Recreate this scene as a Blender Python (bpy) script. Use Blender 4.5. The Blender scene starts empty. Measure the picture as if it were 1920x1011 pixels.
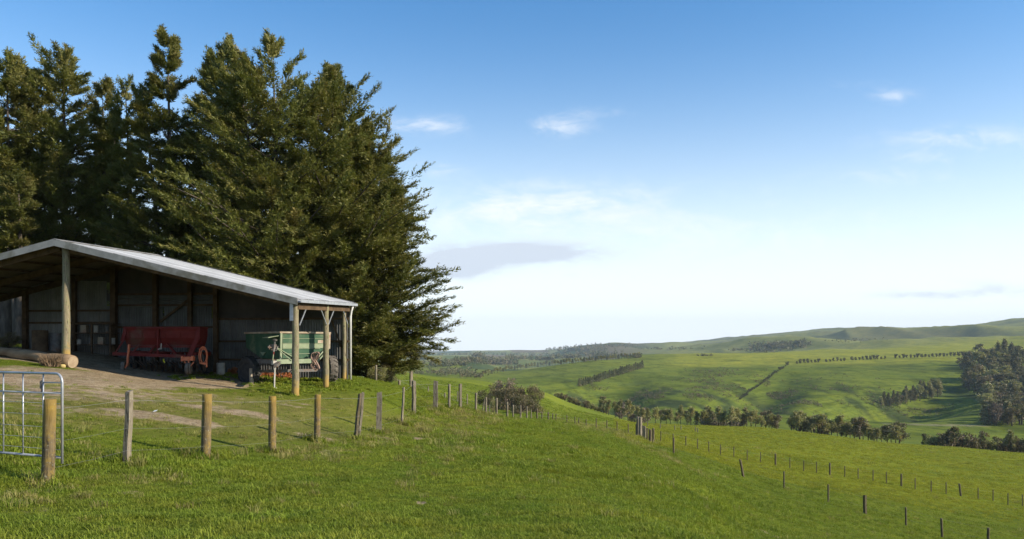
import bpy, math, random
import numpy as np
from mathutils import Vector, Matrix

random.seed(7)
RNG = np.random.default_rng(11)
SC = bpy.context.scene
COL = SC.collection
R = math.radians

# ------------------------------------------------------------------ camera, sky, sun, exposure
F, CX, HY = 1500.0, 960.0, 645.0            # focal length in photo pixels, picture centre, horizon row
cam = bpy.data.cameras.new('camera')
cam.sensor_width = 36.0
cam.lens = F / 1920 * 36
cam.shift_y = (HY - 505.5) / 1920
cam.clip_start = 0.1
cam.clip_end = 40000
camo = bpy.data.objects.new('camera', cam)
camo.rotation_euler = (R(90), 0, 0)
COL.objects.link(camo)
SC.camera = camo

SUN_EL = R(27)
SUN_AZ = math.atan2(0.966, -0.259)
TO_SUN = Vector((math.sin(SUN_AZ) * math.cos(SUN_EL), math.cos(SUN_AZ) * math.cos(SUN_EL), math.sin(SUN_EL)))
sun = bpy.data.lights.new('sun', 'SUN')
sun.energy = 5.0
sun.angle = R(0.53)
sun.color = (1.0, 0.90, 0.74)
suno = bpy.data.objects.new('sun', sun)
suno.rotation_euler = TO_SUN.to_track_quat('Z', 'Y').to_euler()
suno.location = (30, -10, 40)
COL.objects.link(suno)

world = bpy.data.worlds.new('World')
SC.world = world
world.use_nodes = True


class NT:
    """small helper to write node trees"""
    def __init__(s, tree):
        s.t = tree
        s.t.nodes.clear()

    def n(s, typ, **kw):
        nd = s.t.nodes.new(typ)
        for k, v in kw.items():
            setattr(nd, k, v)
        return nd

    def put(s, sock, v):
        if isinstance(v, bpy.types.NodeSocket):
            s.t.links.new(v, sock)
        else:
            sock.default_value = v

    def math(s, op, a, b=None, c=None, clamp=False):
        nd = s.n('ShaderNodeMath', operation=op, use_clamp=clamp)
        s.put(nd.inputs[0], a)
        if b is not None: s.put(nd.inputs[1], b)
        if c is not None: s.put(nd.inputs[2], c)
        return nd.outputs[0]

    def mix(s, f, a, b, blend='MIX'):
        nd = s.n('ShaderNodeMix', data_type='RGBA', blend_type=blend)
        s.put(nd.inputs[0], f)
        s.put(nd.inputs[6], a if isinstance(a, bpy.types.NodeSocket) else (*a, 1) if len(a) == 3 else a)
        s.put(nd.inputs[7], b if isinstance(b, bpy.types.NodeSocket) else (*b, 1) if len(b) == 3 else b)
        return nd.outputs[2]

    def noise(s, vec, scale, detail=3.0, rough=0.55, out='Fac', dist=0.0):
        nd = s.n('ShaderNodeTexNoise')
        if vec is not None: s.put(nd.inputs['Vector'], vec)
        nd.inputs['Scale'].default_value = scale
        nd.inputs['Detail'].default_value = detail
        nd.inputs['Roughness'].default_value = rough
        nd.inputs['Distortion'].default_value = dist
        return nd.outputs[out]

    def ramp(s, fac, lo, hi, a=0.0, b=1.0):
        nd = s.n('ShaderNodeMapRange', interpolation_type='SMOOTHSTEP')
        s.put(nd.inputs['Value'], fac)
        nd.inputs['From Min'].default_value = lo
        nd.inputs['From Max'].default_value = hi
        nd.inputs['To Min'].default_value = a
        nd.inputs['To Max'].default_value = b
        return nd.outputs[0]

    def scalev(s, vec, x, y, z):
        nd = s.n('ShaderNodeVectorMath', operation='MULTIPLY')
        s.put(nd.inputs[0], vec)
        nd.inputs[1].default_value = (x, y, z)
        return nd.outputs[0]


def build_world():
    w = NT(world.node_tree)
    sky = w.n('ShaderNodeTexSky', sky_type='NISHITA', sun_disc=False)
    sky.sun_elevation = SUN_EL
    sky.sun_rotation = SUN_AZ
    sky.altitude = 150
    sky.air_density = 1.0
    sky.dust_density = 0.4
    sky.ozone_density = 2.2
    tc = w.n('ShaderNodeTexCoord').outputs['Generated']
    sep = w.n('ShaderNodeSeparateXYZ')
    w.put(sep.inputs[0], tc)
    x, y, z = sep.outputs
    ys = w.math('MAXIMUM', y, 0.05)
    u = w.math('DIVIDE', x, ys)
    v = w.math('DIVIDE', z, ys)
    comb = w.n('ShaderNodeCombineXYZ')
    w.put(comb.inputs[0], u)
    w.put(comb.inputs[1], w.math('MULTIPLY', v, 2.6))
    uv = comb.outputs[0]
    wisp = w.noise(uv, 8.0, 9.0, 0.62, dist=1.1)
    fine = w.noise(uv, 30.0, 8.0, 0.65, dist=0.8)
    tex = w.math('ADD', w.math('MULTIPLY', wisp, 0.65), w.math('MULTIPLY', fine, 0.35))
    front = w.ramp(y, 0.05, 0.3)
    # photo px, py, half width, half height, strength
    white = [(1032, 238, 62, 20, 0.42), (795, 235, 75, 16, 0.42), (1075, 372, 150, 34, 0.36), (950, 420, 190, 40, 0.24),
             (1820, 262, 140, 20, 0.40), (1672, 180, 42, 15, 0.36), (1740, 296, 60, 13, 0.32), (815, 318, 60, 16, 0.25),
             (1130, 212, 80, 10, 0.16), (1450, 350, 120, 14, 0.12), (1570, 160, 50, 10, 0.12), (1150, 480, 260, 40, 0.22), (1300, 420, 260, 50, 0.20), (900, 390, 130, 30, 0.22), (1640, 440, 220, 50, 0.16), (1700, 330, 160, 16, 0.18)]
    grey = [(965, 474, 175, 22, 1.0), (850, 503, 75, 20, 1.0), (1725, 553, 95, 9, 0.5), (1870, 543, 75, 15, 0.45),
            (1040, 395, 190, 8, 0.14), (1075, 516, 26, 4, 0.2), (1575, 577, 26, 4, 0.16)]

    def mask(lst):
        tot = None
        for (px, py, hw, hh, st) in lst:
            va = w.n('ShaderNodeVectorMath', operation='MULTIPLY_ADD')
            w.put(va.inputs[0], uv)
            va.inputs[1].default_value = (F / hw, F / hh / 2.6, 0)
            va.inputs[2].default_value = (-(px - CX) / hw, -(HY - py) / hh, 0)
            dt = w.n('ShaderNodeVectorMath', operation='DOT_PRODUCT')
            w.put(dt.inputs[0], va.outputs[0]); w.put(dt.inputs[1], va.outputs[0])
            g = w.math('POWER', 0.42, dt.outputs['Value'])
            tot = w.math('MULTIPLY', g, st) if tot is None else w.math('MULTIPLY_ADD', g, st, tot)
        m = w.math('MULTIPLY', tot, w.ramp(w.math('MULTIPLY_ADD', tot, 0.30, tex), 0.46, 0.78, 0.0, 1.7))
        return w.math('MULTIPLY', m, front, clamp=True)

    mw, mg = mask(white), mask(grey)
    hs = w.n('ShaderNodeHueSaturation')
    w.put(hs.inputs['Color'], sky.outputs[0])
    hs.inputs['Saturation'].default_value = 1.34
    hs.inputs['Value'].default_value = 1.02
    zq = w.math('DIVIDE', z, 0.20)
    low = w.math('POWER', 0.3679, w.math('MULTIPLY', zq, zq))      # bright thin haze low in the sky, all round
    col = w.mix(w.math('MULTIPLY', low, 0.93), hs.outputs[0], HORIZON)
    col = w.mix(mw, col, CLOUD_W)
    col = w.mix(mg, col, CLOUD_G)
    bg = w.n('ShaderNodeBackground')
    w.put(bg.inputs[0], col)
    bg.inputs[1].default_value = 0.13
    world.cycles.sampling_method = 'MANUAL'
    world.cycles.sample_map_resolution = 256
    out = w.n('ShaderNodeOutputWorld')
    w.t.links.new(bg.outputs[0], out.inputs[0])


CLOUD_W = (5.5, 5.65, 5.8)
CLOUD_G = (3.7, 4.15, 4.75)
HORIZON = (5.9, 6.25, 6.4)
build_world()

SC.view_settings.view_transform = 'Standard'
SC.view_settings.look = 'None'
SC.view_settings.gamma = 1.0
SC.view_settings.use_curve_mapping = False
SC.view_settings.exposure = 0.60
SC.render.engine = 'CYCLES'
SC.cycles.use_denoising = True
SC.cycles.max_bounces = 6
SC.cycles.diffuse_bounces = 3
SC.cycles.glossy_bounces = 2
SC.cycles.transmission_bounces = 4
SC.cycles.volume_bounces = 0
SC.cycles.transparent_max_bounces = 6
SC.cycles.sample_clamp_indirect = 4.0
SC.cycles.caustics_reflective = False
SC.cycles.caustics_refractive = False

# ------------------------------------------------------------------ terrain heights
NEAR_Y = np.array([3, 6, 8, 11, 14, 18, 22, 26, 31, 36, 45, 55, 70, 90.])
NEAR = {
    -600: [-1.7, -1.60, -1.5, -1.2, -.9, -.5, -.2, 0, .1, 0, -.5, -1.5, -3.5, -7],
    0:    [-1.7, -1.75, -1.82, -1.78, -1.5, -1.15, -.85, -.45, -.1, -.02, -.4, -1.5, -4, -8],
    124:  [-1.7, -1.75, -1.85, -1.88, -1.65, -1.3, -1.0, -.7, -.25, -.15, -.5, -1.6, -4, -8],
    300:  [-1.7, -1.75, -1.88, -1.98, -1.9, -1.6, -1.35, -1.15, -.85, -.8, -1.1, -2, -4.3, -8],
    430:  [-1.7, -1.76, -1.9, -2.02, -2.07, -1.85, -1.55, -1.32, -1.1, -1.1, -1.4, -2.3, -4.6, -8],
    560:  [-1.7, -1.76, -1.93, -2.08, -2.15, -2.13, -1.85, -1.52, -1.32, -1.35, -1.7, -2.6, -4.9, -8],
    655:  [-1.7, -1.77, -1.95, -2.1, -2.2, -2.35, -2.2, -1.75, -1.33, -1.45, -1.9, -2.8, -5, -8],
    712:  [-1.7, -1.77, -1.95, -2.15, -2.25, -2.4, -2.46, -2.1, -1.65, -1.68, -2.2, -3, -5, -7],
    780:  [-1.7, -1.77, -1.97, -2.18, -2.3, -2.45, -2.55, -2.5, -2.25, -2.1, -2.6, -3.4, -4.8, -6.2],
    850:  [-1.7, -1.78, -1.98, -2.2, -2.32, -2.5, -2.65, -2.75, -2.75, -2.8, -3.3, -4.2, -5.2, -6.3],
    930:  [-1.7, -1.78, -1.98, -2.2, -2.35, -2.55, -2.75, -2.95, -3.2, -3.5, -4.15, -5.0, -6.3, -7.9],
    1000: [-1.7, -1.78, -1.98, -2.2, -2.4, -2.6, -2.85, -3.1, -3.45, -3.8, -4.5, -5.35, -6.6, -8.2],
    1100: [-1.7, -1.79, -2.0, -2.25, -2.5, -2.75, -3.05, -3.4, -3.85, -4.3, -5.1, -6.1, -7.5, -9.2],
    1200: [-1.7, -1.8, -2.05, -2.35, -2.65, -3.0, -3.4, -3.85, -4.4, -4.95, -5.95, -6.95, -8.3, -10.2],
    1300: [-1.7, -1.85, -2.15, -2.55, -2.95, -3.5, -4.0, -4.5, -5.15, -5.8, -6.9, -7.8, -9.3, -11.5],
    1400: [-1.7, -2.0, -2.4, -2.95, -3.5, -4.25, -4.95, -5.6, -6.3, -6.9, -7.9, -9.0, -10.7, -12.5],
    1650: [-1.7, -2.1, -2.55, -3.2, -3.95, -5.0, -5.95, -6.8, -7.75, -8.6, -9.85, -11, -12.5, -14.4],
    1920: [-1.7, -2.2, -2.8, -3.7, -4.6, -5.8, -6.95, -7.95, -9.1, -10.1, -11.5, -12.8, -14.3, -16.2],
    2400: [-1.7, -2.3, -3.1, -4.2, -5.3, -6.7, -8, -9.2, -10.6, -11.8, -13.6, -15.2, -17, -19],
}
FAR_Y = np.array([120, 160, 220, 300, 400, 520, 680, 880, 1150, 1500, 2000, 2800, 4000, 6000, 9000.])
FAR = {
    -600: [735, 745, 750, 750, 740, 725, 715, 705, 695, 688, 682, 676, 671, 666, 662],
    600:  [735, 735, 735, 735, 735, 725, 715, 705, 695, 688, 682, 676, 671, 666, 662],
    745:  [735, 718, 706, 700, 712, 722, 712, 700, 692, 686, 680, 674, 669, 664.5, 661],
    809:  [738, 723, 713, 708, 722, 728, 716, 702, 693, 686, 680, 674, 669, 664.5, 661],
    893:  [758, 738, 723, 716, 735, 738, 722, 706, 697, 689, 681, 673, 668, 663, 660],
    950:  [768, 750, 734, 726, 745, 745, 728, 708, 697, 700, 690, 675, 667, 662, 659],
    1012: [774, 760, 746, 736, 758, 757, 733, 708, 690, 698, 690, 678, 668, 661, 658],
    1073: [785, 778, 768, 759, 770, 766, 735, 702, 682, 690, 684, 672, 662, 654, 657],
    1130: [792, 787, 781, 776, 782, 768, 735, 698, 676, 682, 676, 668, 655, 647, 655],
    1200: [808, 800, 793, 797, 806, 778, 742, 702, 676, 668, 672, 662, 650, 645, 652],
    1300: [822, 808, 798, 803, 808, 778, 742, 704, 676, 664, 668, 656, 645, 641, 650],
    1400: [832, 814, 801, 806, 805, 778, 742, 700, 676, 661, 664, 651, 640, 637, 648],
    1530: [845, 828, 814, 820, 812, 780, 742, 702, 674, 658, 657, 640, 630, 632, 645],
    1650: [865, 843, 829, 835, 817, 783, 742, 703, 673, 655, 648, 633, 624, 628, 645],
    1790: [878, 854, 838, 846, 820, 790, 748, 703, 670, 652, 640, 626, 616, 622, 640],
    1920: [885, 863, 849, 855, 828, 795, 750, 702, 668, 648, 633, 616, 605, 615, 635],
    2400: [920, 885, 868, 860, 835, 795, 750, 700, 660, 635, 612, 590, 585, 590, 610],
}
PXG = np.arange(-900, 2801, 10.0)
LYG = np.linspace(math.log(3.0), math.log(9600.0), 760)


def pchip(x, y, xi):
    """monotone cubic interpolation, y: (n, ...) along axis 0"""
    x = np.asarray(x, float); y = np.asarray(y, float)
    h = np.diff(x)
    d = np.diff(y, axis=0) / h.reshape((-1,) + (1,) * (y.ndim - 1))
    m = np.zeros_like(y)
    hh = h.reshape((-1,) + (1,) * (y.ndim - 1))
    w1 = 2 * hh[1:] + hh[:-1]; w2 = hh[1:] + 2 * hh[:-1]
    ok = d[:-1] * d[1:] > 0
    with np.errstate(divide='ignore', invalid='ignore'):
        mm = (w1 + w2) / (w1 / d[:-1] + w2 / d[1:])
    m[1:-1] = np.where(ok, mm, 0.0)
    m[0] = d[0]; m[-1] = d[-1]
    xi = np.clip(xi, x[0], x[-1])
    k = np.clip(np.searchsorted(x, xi) - 1, 0, len(x) - 2)
    t = ((xi - x[k]) / h[k]).reshape((-1,) + (1,) * (y.ndim - 1))
    H = h[k].reshape((-1,) + (1,) * (y.ndim - 1))
    return ((2 * t**3 - 3 * t**2 + 1) * y[k] + (t**3 - 2 * t**2 + t) * H * m[k]
            + (-2 * t**3 + 3 * t**2) * y[k + 1] + (t**3 - t**2) * H * m[k + 1])


def table():
    nk = sorted(NEAR); fk = sorted(FAR)
    near = pchip(nk, np.array([NEAR[k] for k in nk]), PXG)                     # z
    farp = pchip(fk, np.array([FAR[k] for k in fk]), PXG)                      # photo row
    far = (HY - farp) / F * FAR_Y[None, :]
    # interpolate the sight-line slope z / Y: keeps crests where they are
    ang = np.concatenate([near / NEAR_Y[None, :], far / FAR_Y[None, :]], axis=1)
    ys = np.concatenate([NEAR_Y, FAR_Y])
    a = pchip(np.log(ys), ang.T, LYG).T
    return a * np.exp(LYG)[None, :]


ZT = table()


def vnoise(x, y, seed=0):
    xi = np.floor(x); yi = np.floor(y)
    fx = x - xi; fy = y - yi
    fx = fx * fx * (3 - 2 * fx); fy = fy * fy * (3 - 2 * fy)

    def h(a, b):
        s = np.sin(a * 127.1 + b * 311.7 + seed * 74.7) * 43758.5453
        return s - np.floor(s)
    return ((h(xi, yi) * (1 - fx) + h(xi + 1, yi) * fx) * (1 - fy) + (h(xi, yi + 1) * (1 - fx) + h(xi + 1, yi + 1) * fx) * fy) * 2 - 1


def smooth(a, b, x):
    t = np.clip((x - a) / (b - a), 0, 1)
    return t * t * (3 - 2 * t)


SHED_P1 = np.array([-6.67, 25.0])
E1 = np.array([-0.9952, 0.098]); E2 = np.array([0.098, 0.9952])


def terrain(x, y):
    x = np.asarray(x, float); y = np.asarray(y, float)
    r = np.hypot(x, y)
    a = np.arctan2(x, y)
    ac = np.clip(a, R(-46), R(46))
    d = np.clip(r * np.cos(ac), 3.0, 9500.0)
    px = np.clip(CX + F * np.tan(ac), PXG[0], PXG[-1])
    fi = (px - PXG[0]) / 10.0
    i = np.clip(fi.astype(int), 0, len(PXG) - 2); fu = fi - i
    fj = (np.log(d) - LYG[0]) / (LYG[1] - LYG[0])
    j = np.clip(fj.astype(int), 0, len(LYG) - 2); fv = fj - j
    z = (ZT[i, j] * (1 - fu) * (1 - fv) + ZT[i + 1, j] * fu * (1 - fv) + ZT[i, j + 1] * (1 - fu) * fv + ZT[i + 1, j + 1] * fu * fv)
    back = smooth(R(60), R(130), np.abs(a))
    z = z * (1 - back) + (-1.7 - 0.03 * r / (1 + r / 300.0)) * back
    z = np.where(r < 3, -1.7, z)
    for k, (lam, amp) in enumerate([(1.3, .012), (3.5, .012), (9, .010), (26, .008), (70, .012), (170, .018), (420, .024), (1000, .022)]):
        fade = smooth(1.2 * lam, 4.0 * lam, r) if lam > 5 else smooth(2, 6, r)
        if lam > 20: fade = fade * smooth(2.2 * lam, 5 * lam, r)
        z = z + vnoise(x / lam + 3.3 * k, y / lam - 1.7 * k, k) * amp * lam * fade
    # a shaded gully running up the far slope beside the belt of conifers
    for (x0, y0, x1, y1, dep, wid) in GULLIES:
        vx, vy = x1 - x0, y1 - y0
        t = np.clip(((x - x0) * vx + (y - y0) * vy) / (vx * vx + vy * vy), 0, 1)
        dd = np.hypot(x - x0 - t * vx, y - y0 - t * vy)
        z = z - dep * np.exp(-(dd / wid) ** 2) * (0.35 + 0.65 * np.sin(np.clip(t * 1.0 + 0.15, 0, 1) * math.pi))
    fold = smooth(1450, 2100, r) * smooth(0.12, 0.3, x / np.maximum(y, 1.0))
    if np.any(fold > 0):
        ridged = lambda sx, sy, k: 1 - 2 * np.abs(vnoise(x / sx + 0.3 * vnoise(x / 300, y / 300, 60), y / sy, k))
        z = z + fold * (9 * ridged(330, 520, 51) + 7 * ridged(140, 260, 52) + 2.5 * ridged(60, 110, 53))
    for (x0, y0, h, wx, wy) in KNOLLS:
        z = z + h * np.exp(-((x - x0) / wx) ** 2 - ((y - y0) / wy) ** 2)
    return z


def flat(px, Y):
    return ((px - CX) / F * Y, Y)


GULLIES = []
_a, _b = flat(1062, 540), flat(1165, 850)
GULLIES.append((*_a, *_b, 24.0, 34.0))
_a, _b = flat(1380, 560), flat(1470, 900)
GULLIES.append((*_a, *_b, 15.0, 25.0))
_a, _b = flat(1590, 560), flat(1775, 800)
GULLIES.append((*_a, *_b, 27.0, 38.0))
# knolls and hollows of the far hills: photo column, distance, height, half widths
KNOLLS = []
for (px, Y, h, wx, wy) in [(1112, 4300, 34, 150, 500), (1150, 4900, 30, 120, 500), (1245, 4300, 20, 130, 500), (1060, 4600, 16, 120, 500), (1300, 3600, -16, 160, 400),
                           (1450, 2500, 20, 110, 220), (1500, 2350, 12, 70, 200), (1560, 2500, -20, 120, 260), (1640, 2900, 26, 170, 260), (1600, 2150, 12, 110, 160),
                           (1700, 2300, -22, 90, 300), (1770, 2650, 14, 150, 220), (1840, 2250, -12, 90, 260), (1720, 1950, 9, 120, 120), (1890, 2500, 12, 150, 220), (1950, 2000, 8, 120, 200), (1380, 2700, 14, 120, 300), (1330, 2100, -10, 110, 200)]:
    KNOLLS.append(((px - CX) / F * Y, Y, h, wx, wy))


def tz(x, y):
    return float(terrain(np.array([x]), np.array([y]))[0])


def ground(px, Y):
    x, y = flat(px, Y)
    return Vector((x, y, tz(x, y)))


_YS = np.exp(np.linspace(math.log(4), math.log(9000), 900))


def hit(px, py, ymin=4.0):
    """first point of the terrain on the sight line through a photo pixel"""
    xs = (px - CX) / F * _YS
    rows = HY - F * terrain(xs, _YS) / _YS
    k = np.nonzero((rows <= py) & (_YS >= ymin))[0]
    Y = _YS[k[0]] if len(k) else 9000.0
    return ground(px, Y)


# ------------------------------------------------------------------ materials
def new_mat(name):
    m = bpy.data.materials.new(name)
    m.use_nodes = True
    return m, NT(m.node_tree)


def finish(m, w, color, rough=0.8, spec=0.3, metal=0.0, bump=None, bump_str=0.3, bump_dist=0.02):
    b = w.n('ShaderNodeBsdfPrincipled')
    w.put(b.inputs['Base Color'], color if isinstance(color, bpy.types.NodeSocket) else (*color, 1))
    w.put(b.inputs['Roughness'], rough)
    w.put(b.inputs['Specular IOR Level'], spec)
    w.put(b.inputs['Metallic'], metal)
    if bump is not None:
        bn = w.n('ShaderNodeBump')
        bn.inputs['Strength'].default_value = bump_str
        bn.inputs['Distance'].default_value = bump_dist
        w.put(bn.inputs['Height'], bump)
        w.t.links.new(bn.outputs[0], b.inputs['Normal'])
    o = w.n('ShaderNodeOutputMaterial')
    w.t.links.new(b.outputs[0], o.inputs[0])
    return m


def pos(w):
    return w.n('ShaderNodeNewGeometry').outputs['Position']


def objco(w):
    return w.n('ShaderNodeTexCoord').outputs['Object']


def mottled(name, c1, c2, scale=6.0, rough=0.8, spec=0.3, metal=0.0, c3=None, stretch=(1, 1, 1), bump=0.3, dist=0.01, rnd=0.0):
    m, w = new_mat(name)
    v = w.scalev(objco(w), *stretch)
    f = w.ramp(w.noise(v, scale, 5.0, 0.62), 0.33, 0.68)
    c = w.mix(f, c1, c2)
    if c3 is not None:
        c = w.mix(w.ramp(w.noise(v, scale * 0.37, 4.0, 0.65), 0.50, 0.66), c, c3)
    if rnd:
        oi = w.n('ShaderNodeObjectInfo').outputs['Random']
        hsv = w.n('ShaderNodeHueSaturation')
        w.put(hsv.inputs['Value'], w.ramp(oi, 0, 1, 1 - rnd, 1 + rnd))
        w.put(hsv.inputs['Color'], c)
        c = hsv.outputs[0]
    return finish(m, w, c, rough, spec, metal, w.noise(v, scale * 4, 4.0), bump, dist)


M = {}


def mat_ground():
    m, w = new_mat('pasture_ground')
    p = pos(w)
    at = w.n('ShaderNodeAttribute', attribute_name='field')
    dirt = w.n('ShaderNodeAttribute', attribute_name='dirt').outputs['Fac']
    base = at.outputs['Color']
    flatp = w.scalev(p, 1, 1, 0.25)
    n1 = w.noise(flatp, 0.055, 2.0, 0.6)
    n2 = w.noise(flatp, 0.9, 4.0, 0.68)
    n3 = w.noise(flatp, 9.0, 3.0, 0.7)
    n4 = w.noise(p, 46.0, 1.0, 0.7)
    c = w.mix(w.ramp(n1, 0.3, 0.7), w.mix(1.0, base, (0.86, 0.90, 0.95), 'MULTIPLY'), w.mix(1.0, base, (1.16, 1.08, 0.95), 'MULTIPLY'))
    c = w.mix(w.ramp(n2, 0.32, 0.68, 0.0, 0.75), c, w.mix(1.0, c, (0.66, 0.72, 0.66), 'MULTIPLY'))
    c = w.mix(w.ramp(n3, 0.35, 0.7, 0.0, 0.55), c, w.mix(1.0, c, (1.5, 1.4, 1.3), 'MULTIPLY'))
    c = w.mix(w.ramp(n4, 0.4, 0.65, 0.0, 0.5), c, w.mix(1.0, c, (0.5, 0.55, 0.5), 'MULTIPLY'))
    dm = w.math('ADD', dirt, w.math('MULTIPLY', w.math('SUBTRACT', w.noise(p, 1.6, 4.0, 0.7), 0.5), 1.5))
    dm = w.math('MULTIPLY', w.ramp(dm, 0.35, 0.75), w.ramp(dirt, 0.03, 0.22))
    soil = w.mix(w.ramp(w.noise(p, 3.0, 3.0, 0.7), 0.3, 0.7), (0.26, 0.185, 0.11), (0.40, 0.31, 0.20))
    soil = w.mix(w.ramp(w.noise(p, 22.0, 2.0, 0.7), 0.5, 0.72), soil, (0.12, 0.085, 0.05))
    c = w.mix(dm, c, soil)
    n5 = w.noise(w.scalev(p, 0.35, 1, 1), 0.22, 4.0, 0.7)
    c = w.mix(w.ramp(n5, 0.40, 0.66, 0.0, 0.5), c, w.mix(1.0, c, (0.62, 0.66, 0.6), 'MULTIPLY'))
    sepp = w.n('ShaderNodeSeparateXYZ'); w.put(sepp.inputs[0], p)
    away = w.math('MULTIPLY', w.ramp(sepp.outputs[1], 330, 480), w.ramp(sepp.outputs[1], 1000, 1700, 1.0, 0.35))
    tracks = w.noise(w.scalev(p, 0.018, 0.010, 0.42), 1.0, 5.0, 0.72, dist=0.3)      # stock tracks follow the contour
    spots = w.noise(w.scalev(p, 1, 0.5, 1), 0.10, 5.0, 0.75)
    c = w.mix(w.math('MULTIPLY', w.ramp(tracks, 0.46, 0.64), w.math('MULTIPLY', away, 0.85)), c, w.mix(1.0, c, (0.52, 0.56, 0.50), 'MULTIPLY'))
    c = w.mix(w.math('MULTIPLY', w.ramp(spots, 0.53, 0.64), w.math('MULTIPLY', away, 0.8)), c, w.mix(1.0, c, (0.50, 0.52, 0.48), 'MULTIPLY'))
    c = w.mix(w.math('MULTIPLY', w.ramp(spots, 0.44, 0.32), w.math('MULTIPLY', away, 0.4)), c, w.mix(1.0, c, (1.35, 1.2, 1.05), 'MULTIPLY'))
    h = w.math('ADD', w.math('MULTIPLY', n3, 0.5), w.math('MULTIPLY', n4, 0.35))
    h = w.math('ADD', h, w.math('MULTIPLY', n2, 1.5))
    h = w.math('ADD', h, w.math('MULTIPLY', n5, 7.0))
    h = w.math('ADD', h, w.math('MULTIPLY', w.math('MULTIPLY', tracks, away), 26.0))
    return finish(m, w, c, 0.95, 0.03, 0, h, 0.75, 0.09)


def mat_leaf(name, c1, c2, c3, trans=0.25, scale=0.8, use_attr=True, rough=0.55):
    m, w = new_mat(name)
    p = pos(w)
    f = w.ramp(w.noise(p, scale, 4.0, 0.6), 0.32, 0.68)
    c = w.mix(f, c1, c2)
    if use_attr:
        t = w.n('ShaderNodeAttribute', attribute_name='tone').outputs['Fac']
        c = w.mix(t, c, c3)
    else:
        c = w.mix(w.ramp(w.noise(p, scale * 3.1, 3.0), 0.52, 0.7), c, c3)
    oi = w.n('ShaderNodeObjectInfo').outputs['Random']
    hsv = w.n('ShaderNodeHueSaturation')
    w.put(hsv.inputs['Value'], w.ramp(oi, 0, 1, 0.84, 1.18))
    w.put(hsv.inputs['Color'], c)
    c = hsv.outputs[0]
    b = w.n('ShaderNodeBsdfPrincipled')
    w.put(b.inputs['Base Color'], c)
    b.inputs['Roughness'].default_value = rough
    b.inputs['Specular IOR Level'].default_value = 0.25
    tr = w.n('ShaderNodeBsdfTranslucent')
    w.put(tr.inputs['Color'], w.mix(1.0, c, (1.25, 1.3, 0.7), 'MULTIPLY'))
    mx = w.n('ShaderNodeMixShader')
    mx.inputs[0].default_value = trans
    w.t.links.new(b.outputs[0], mx.inputs[1])
    w.t.links.new(tr.outputs[0], mx.inputs[2])
    o = w.n('ShaderNodeOutputMaterial')
    w.t.links.new(mx.outputs[0], o.inputs[0])
    return m


def mat_grass(name, c1, c2, tip):
    m, w = new_mat(name)
    p = pos(w)
    f = w.ramp(w.noise(w.scalev(p, 1, 1, 0.2), 0.5, 5.0, 0.65), 0.3, 0.7)
    c = w.mix(f, c1, c2)
    t = w.n('ShaderNodeAttribute', attribute_name='tone').outputs['Fac']
    c = w.mix(w.math('MULTIPLY', t, 0.85), c, tip)
    oi = w.n('ShaderNodeObjectInfo').outputs['Random']
    hsv = w.n('ShaderNodeHueSaturation')
    w.put(hsv.inputs['Value'], w.ramp(oi, 0, 1, 0.75, 1.25))
    w.put(hsv.inputs['Hue'], w.ramp(w.noise(p, 1.7, 2.0), 0.3, 0.7, 0.485, 0.512))
    w.put(hsv.inputs['Color'], c)
    c = hsv.outputs[0]
    b = w.n('ShaderNodeBsdfPrincipled')
    w.put(b.inputs['Base Color'], c)
    b.inputs['Roughness'].default_value = 0.6
    b.inputs['Specular IOR Level'].default_value = 0.12
    tr = w.n('ShaderNodeBsdfTranslucent')
    w.put(tr.inputs['Color'], w.mix(1.0, c, (1.2, 1.25, 0.6), 'MULTIPLY'))
    mx = w.n('ShaderNodeMixShader')
    mx.inputs[0].default_value = 0.35
    w.t.links.new(b.outputs[0], mx.inputs[1])
    w.t.links.new(tr.outputs[0], mx.inputs[2])
    o = w.n('ShaderNodeOutputMaterial')
    w.t.links.new(mx.outputs[0], o.inputs[0])
    return m


def mat_post(name, wood1, wood2, lichen, amount, foot=None, head=None):
    """round post: weathered wood with patches of lichen, streaks along the grain"""
    m, w = new_mat(name)
    p = pos(w)
    st = w.scalev(p, 1, 1, 0.16)
    c = w.mix(w.ramp(w.noise(st, 22.0, 5.0, 0.65), 0.33, 0.68), wood1, wood2)
    c = w.mix(w.ramp(w.noise(w.scalev(p, 1, 1, 0.06), 55.0, 3.0), 0.56, 0.66), c, (0.035, 0.028, 0.02))
    lf = w.math('MULTIPLY', w.ramp(w.noise(p, 9.0, 6.0, 0.75), 0.46 - amount, 0.74 - amount), 0.85)
    c = w.mix(lf, c, lichen)
    c = w.mix(w.ramp(w.noise(p, 26.0, 3.0), 0.60, 0.70, 0, 0.6), c, (0.30, 0.30, 0.24))
    gz = w.n('ShaderNodeSeparateXYZ'); w.put(gz.inputs[0], w.n('ShaderNodeTexCoord').outputs['Generated'])
    jag = w.math('MULTIPLY_ADD', w.math('SUBTRACT', w.noise(p, 6.0, 4.0, 0.7), 0.5), 0.28, gz.outputs[2])
    if foot: c = w.mix(w.ramp(jag, 0.24, 0.13, 0, 0.85), c, foot)
    if head: c = w.mix(w.ramp(jag, 0.50, 1.0, 0, 0.6), c, head)
    return finish(m, w, c, 0.9, 0.15, 0, w.noise(st, 45.0, 4.0), 0.6, 0.012)


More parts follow.
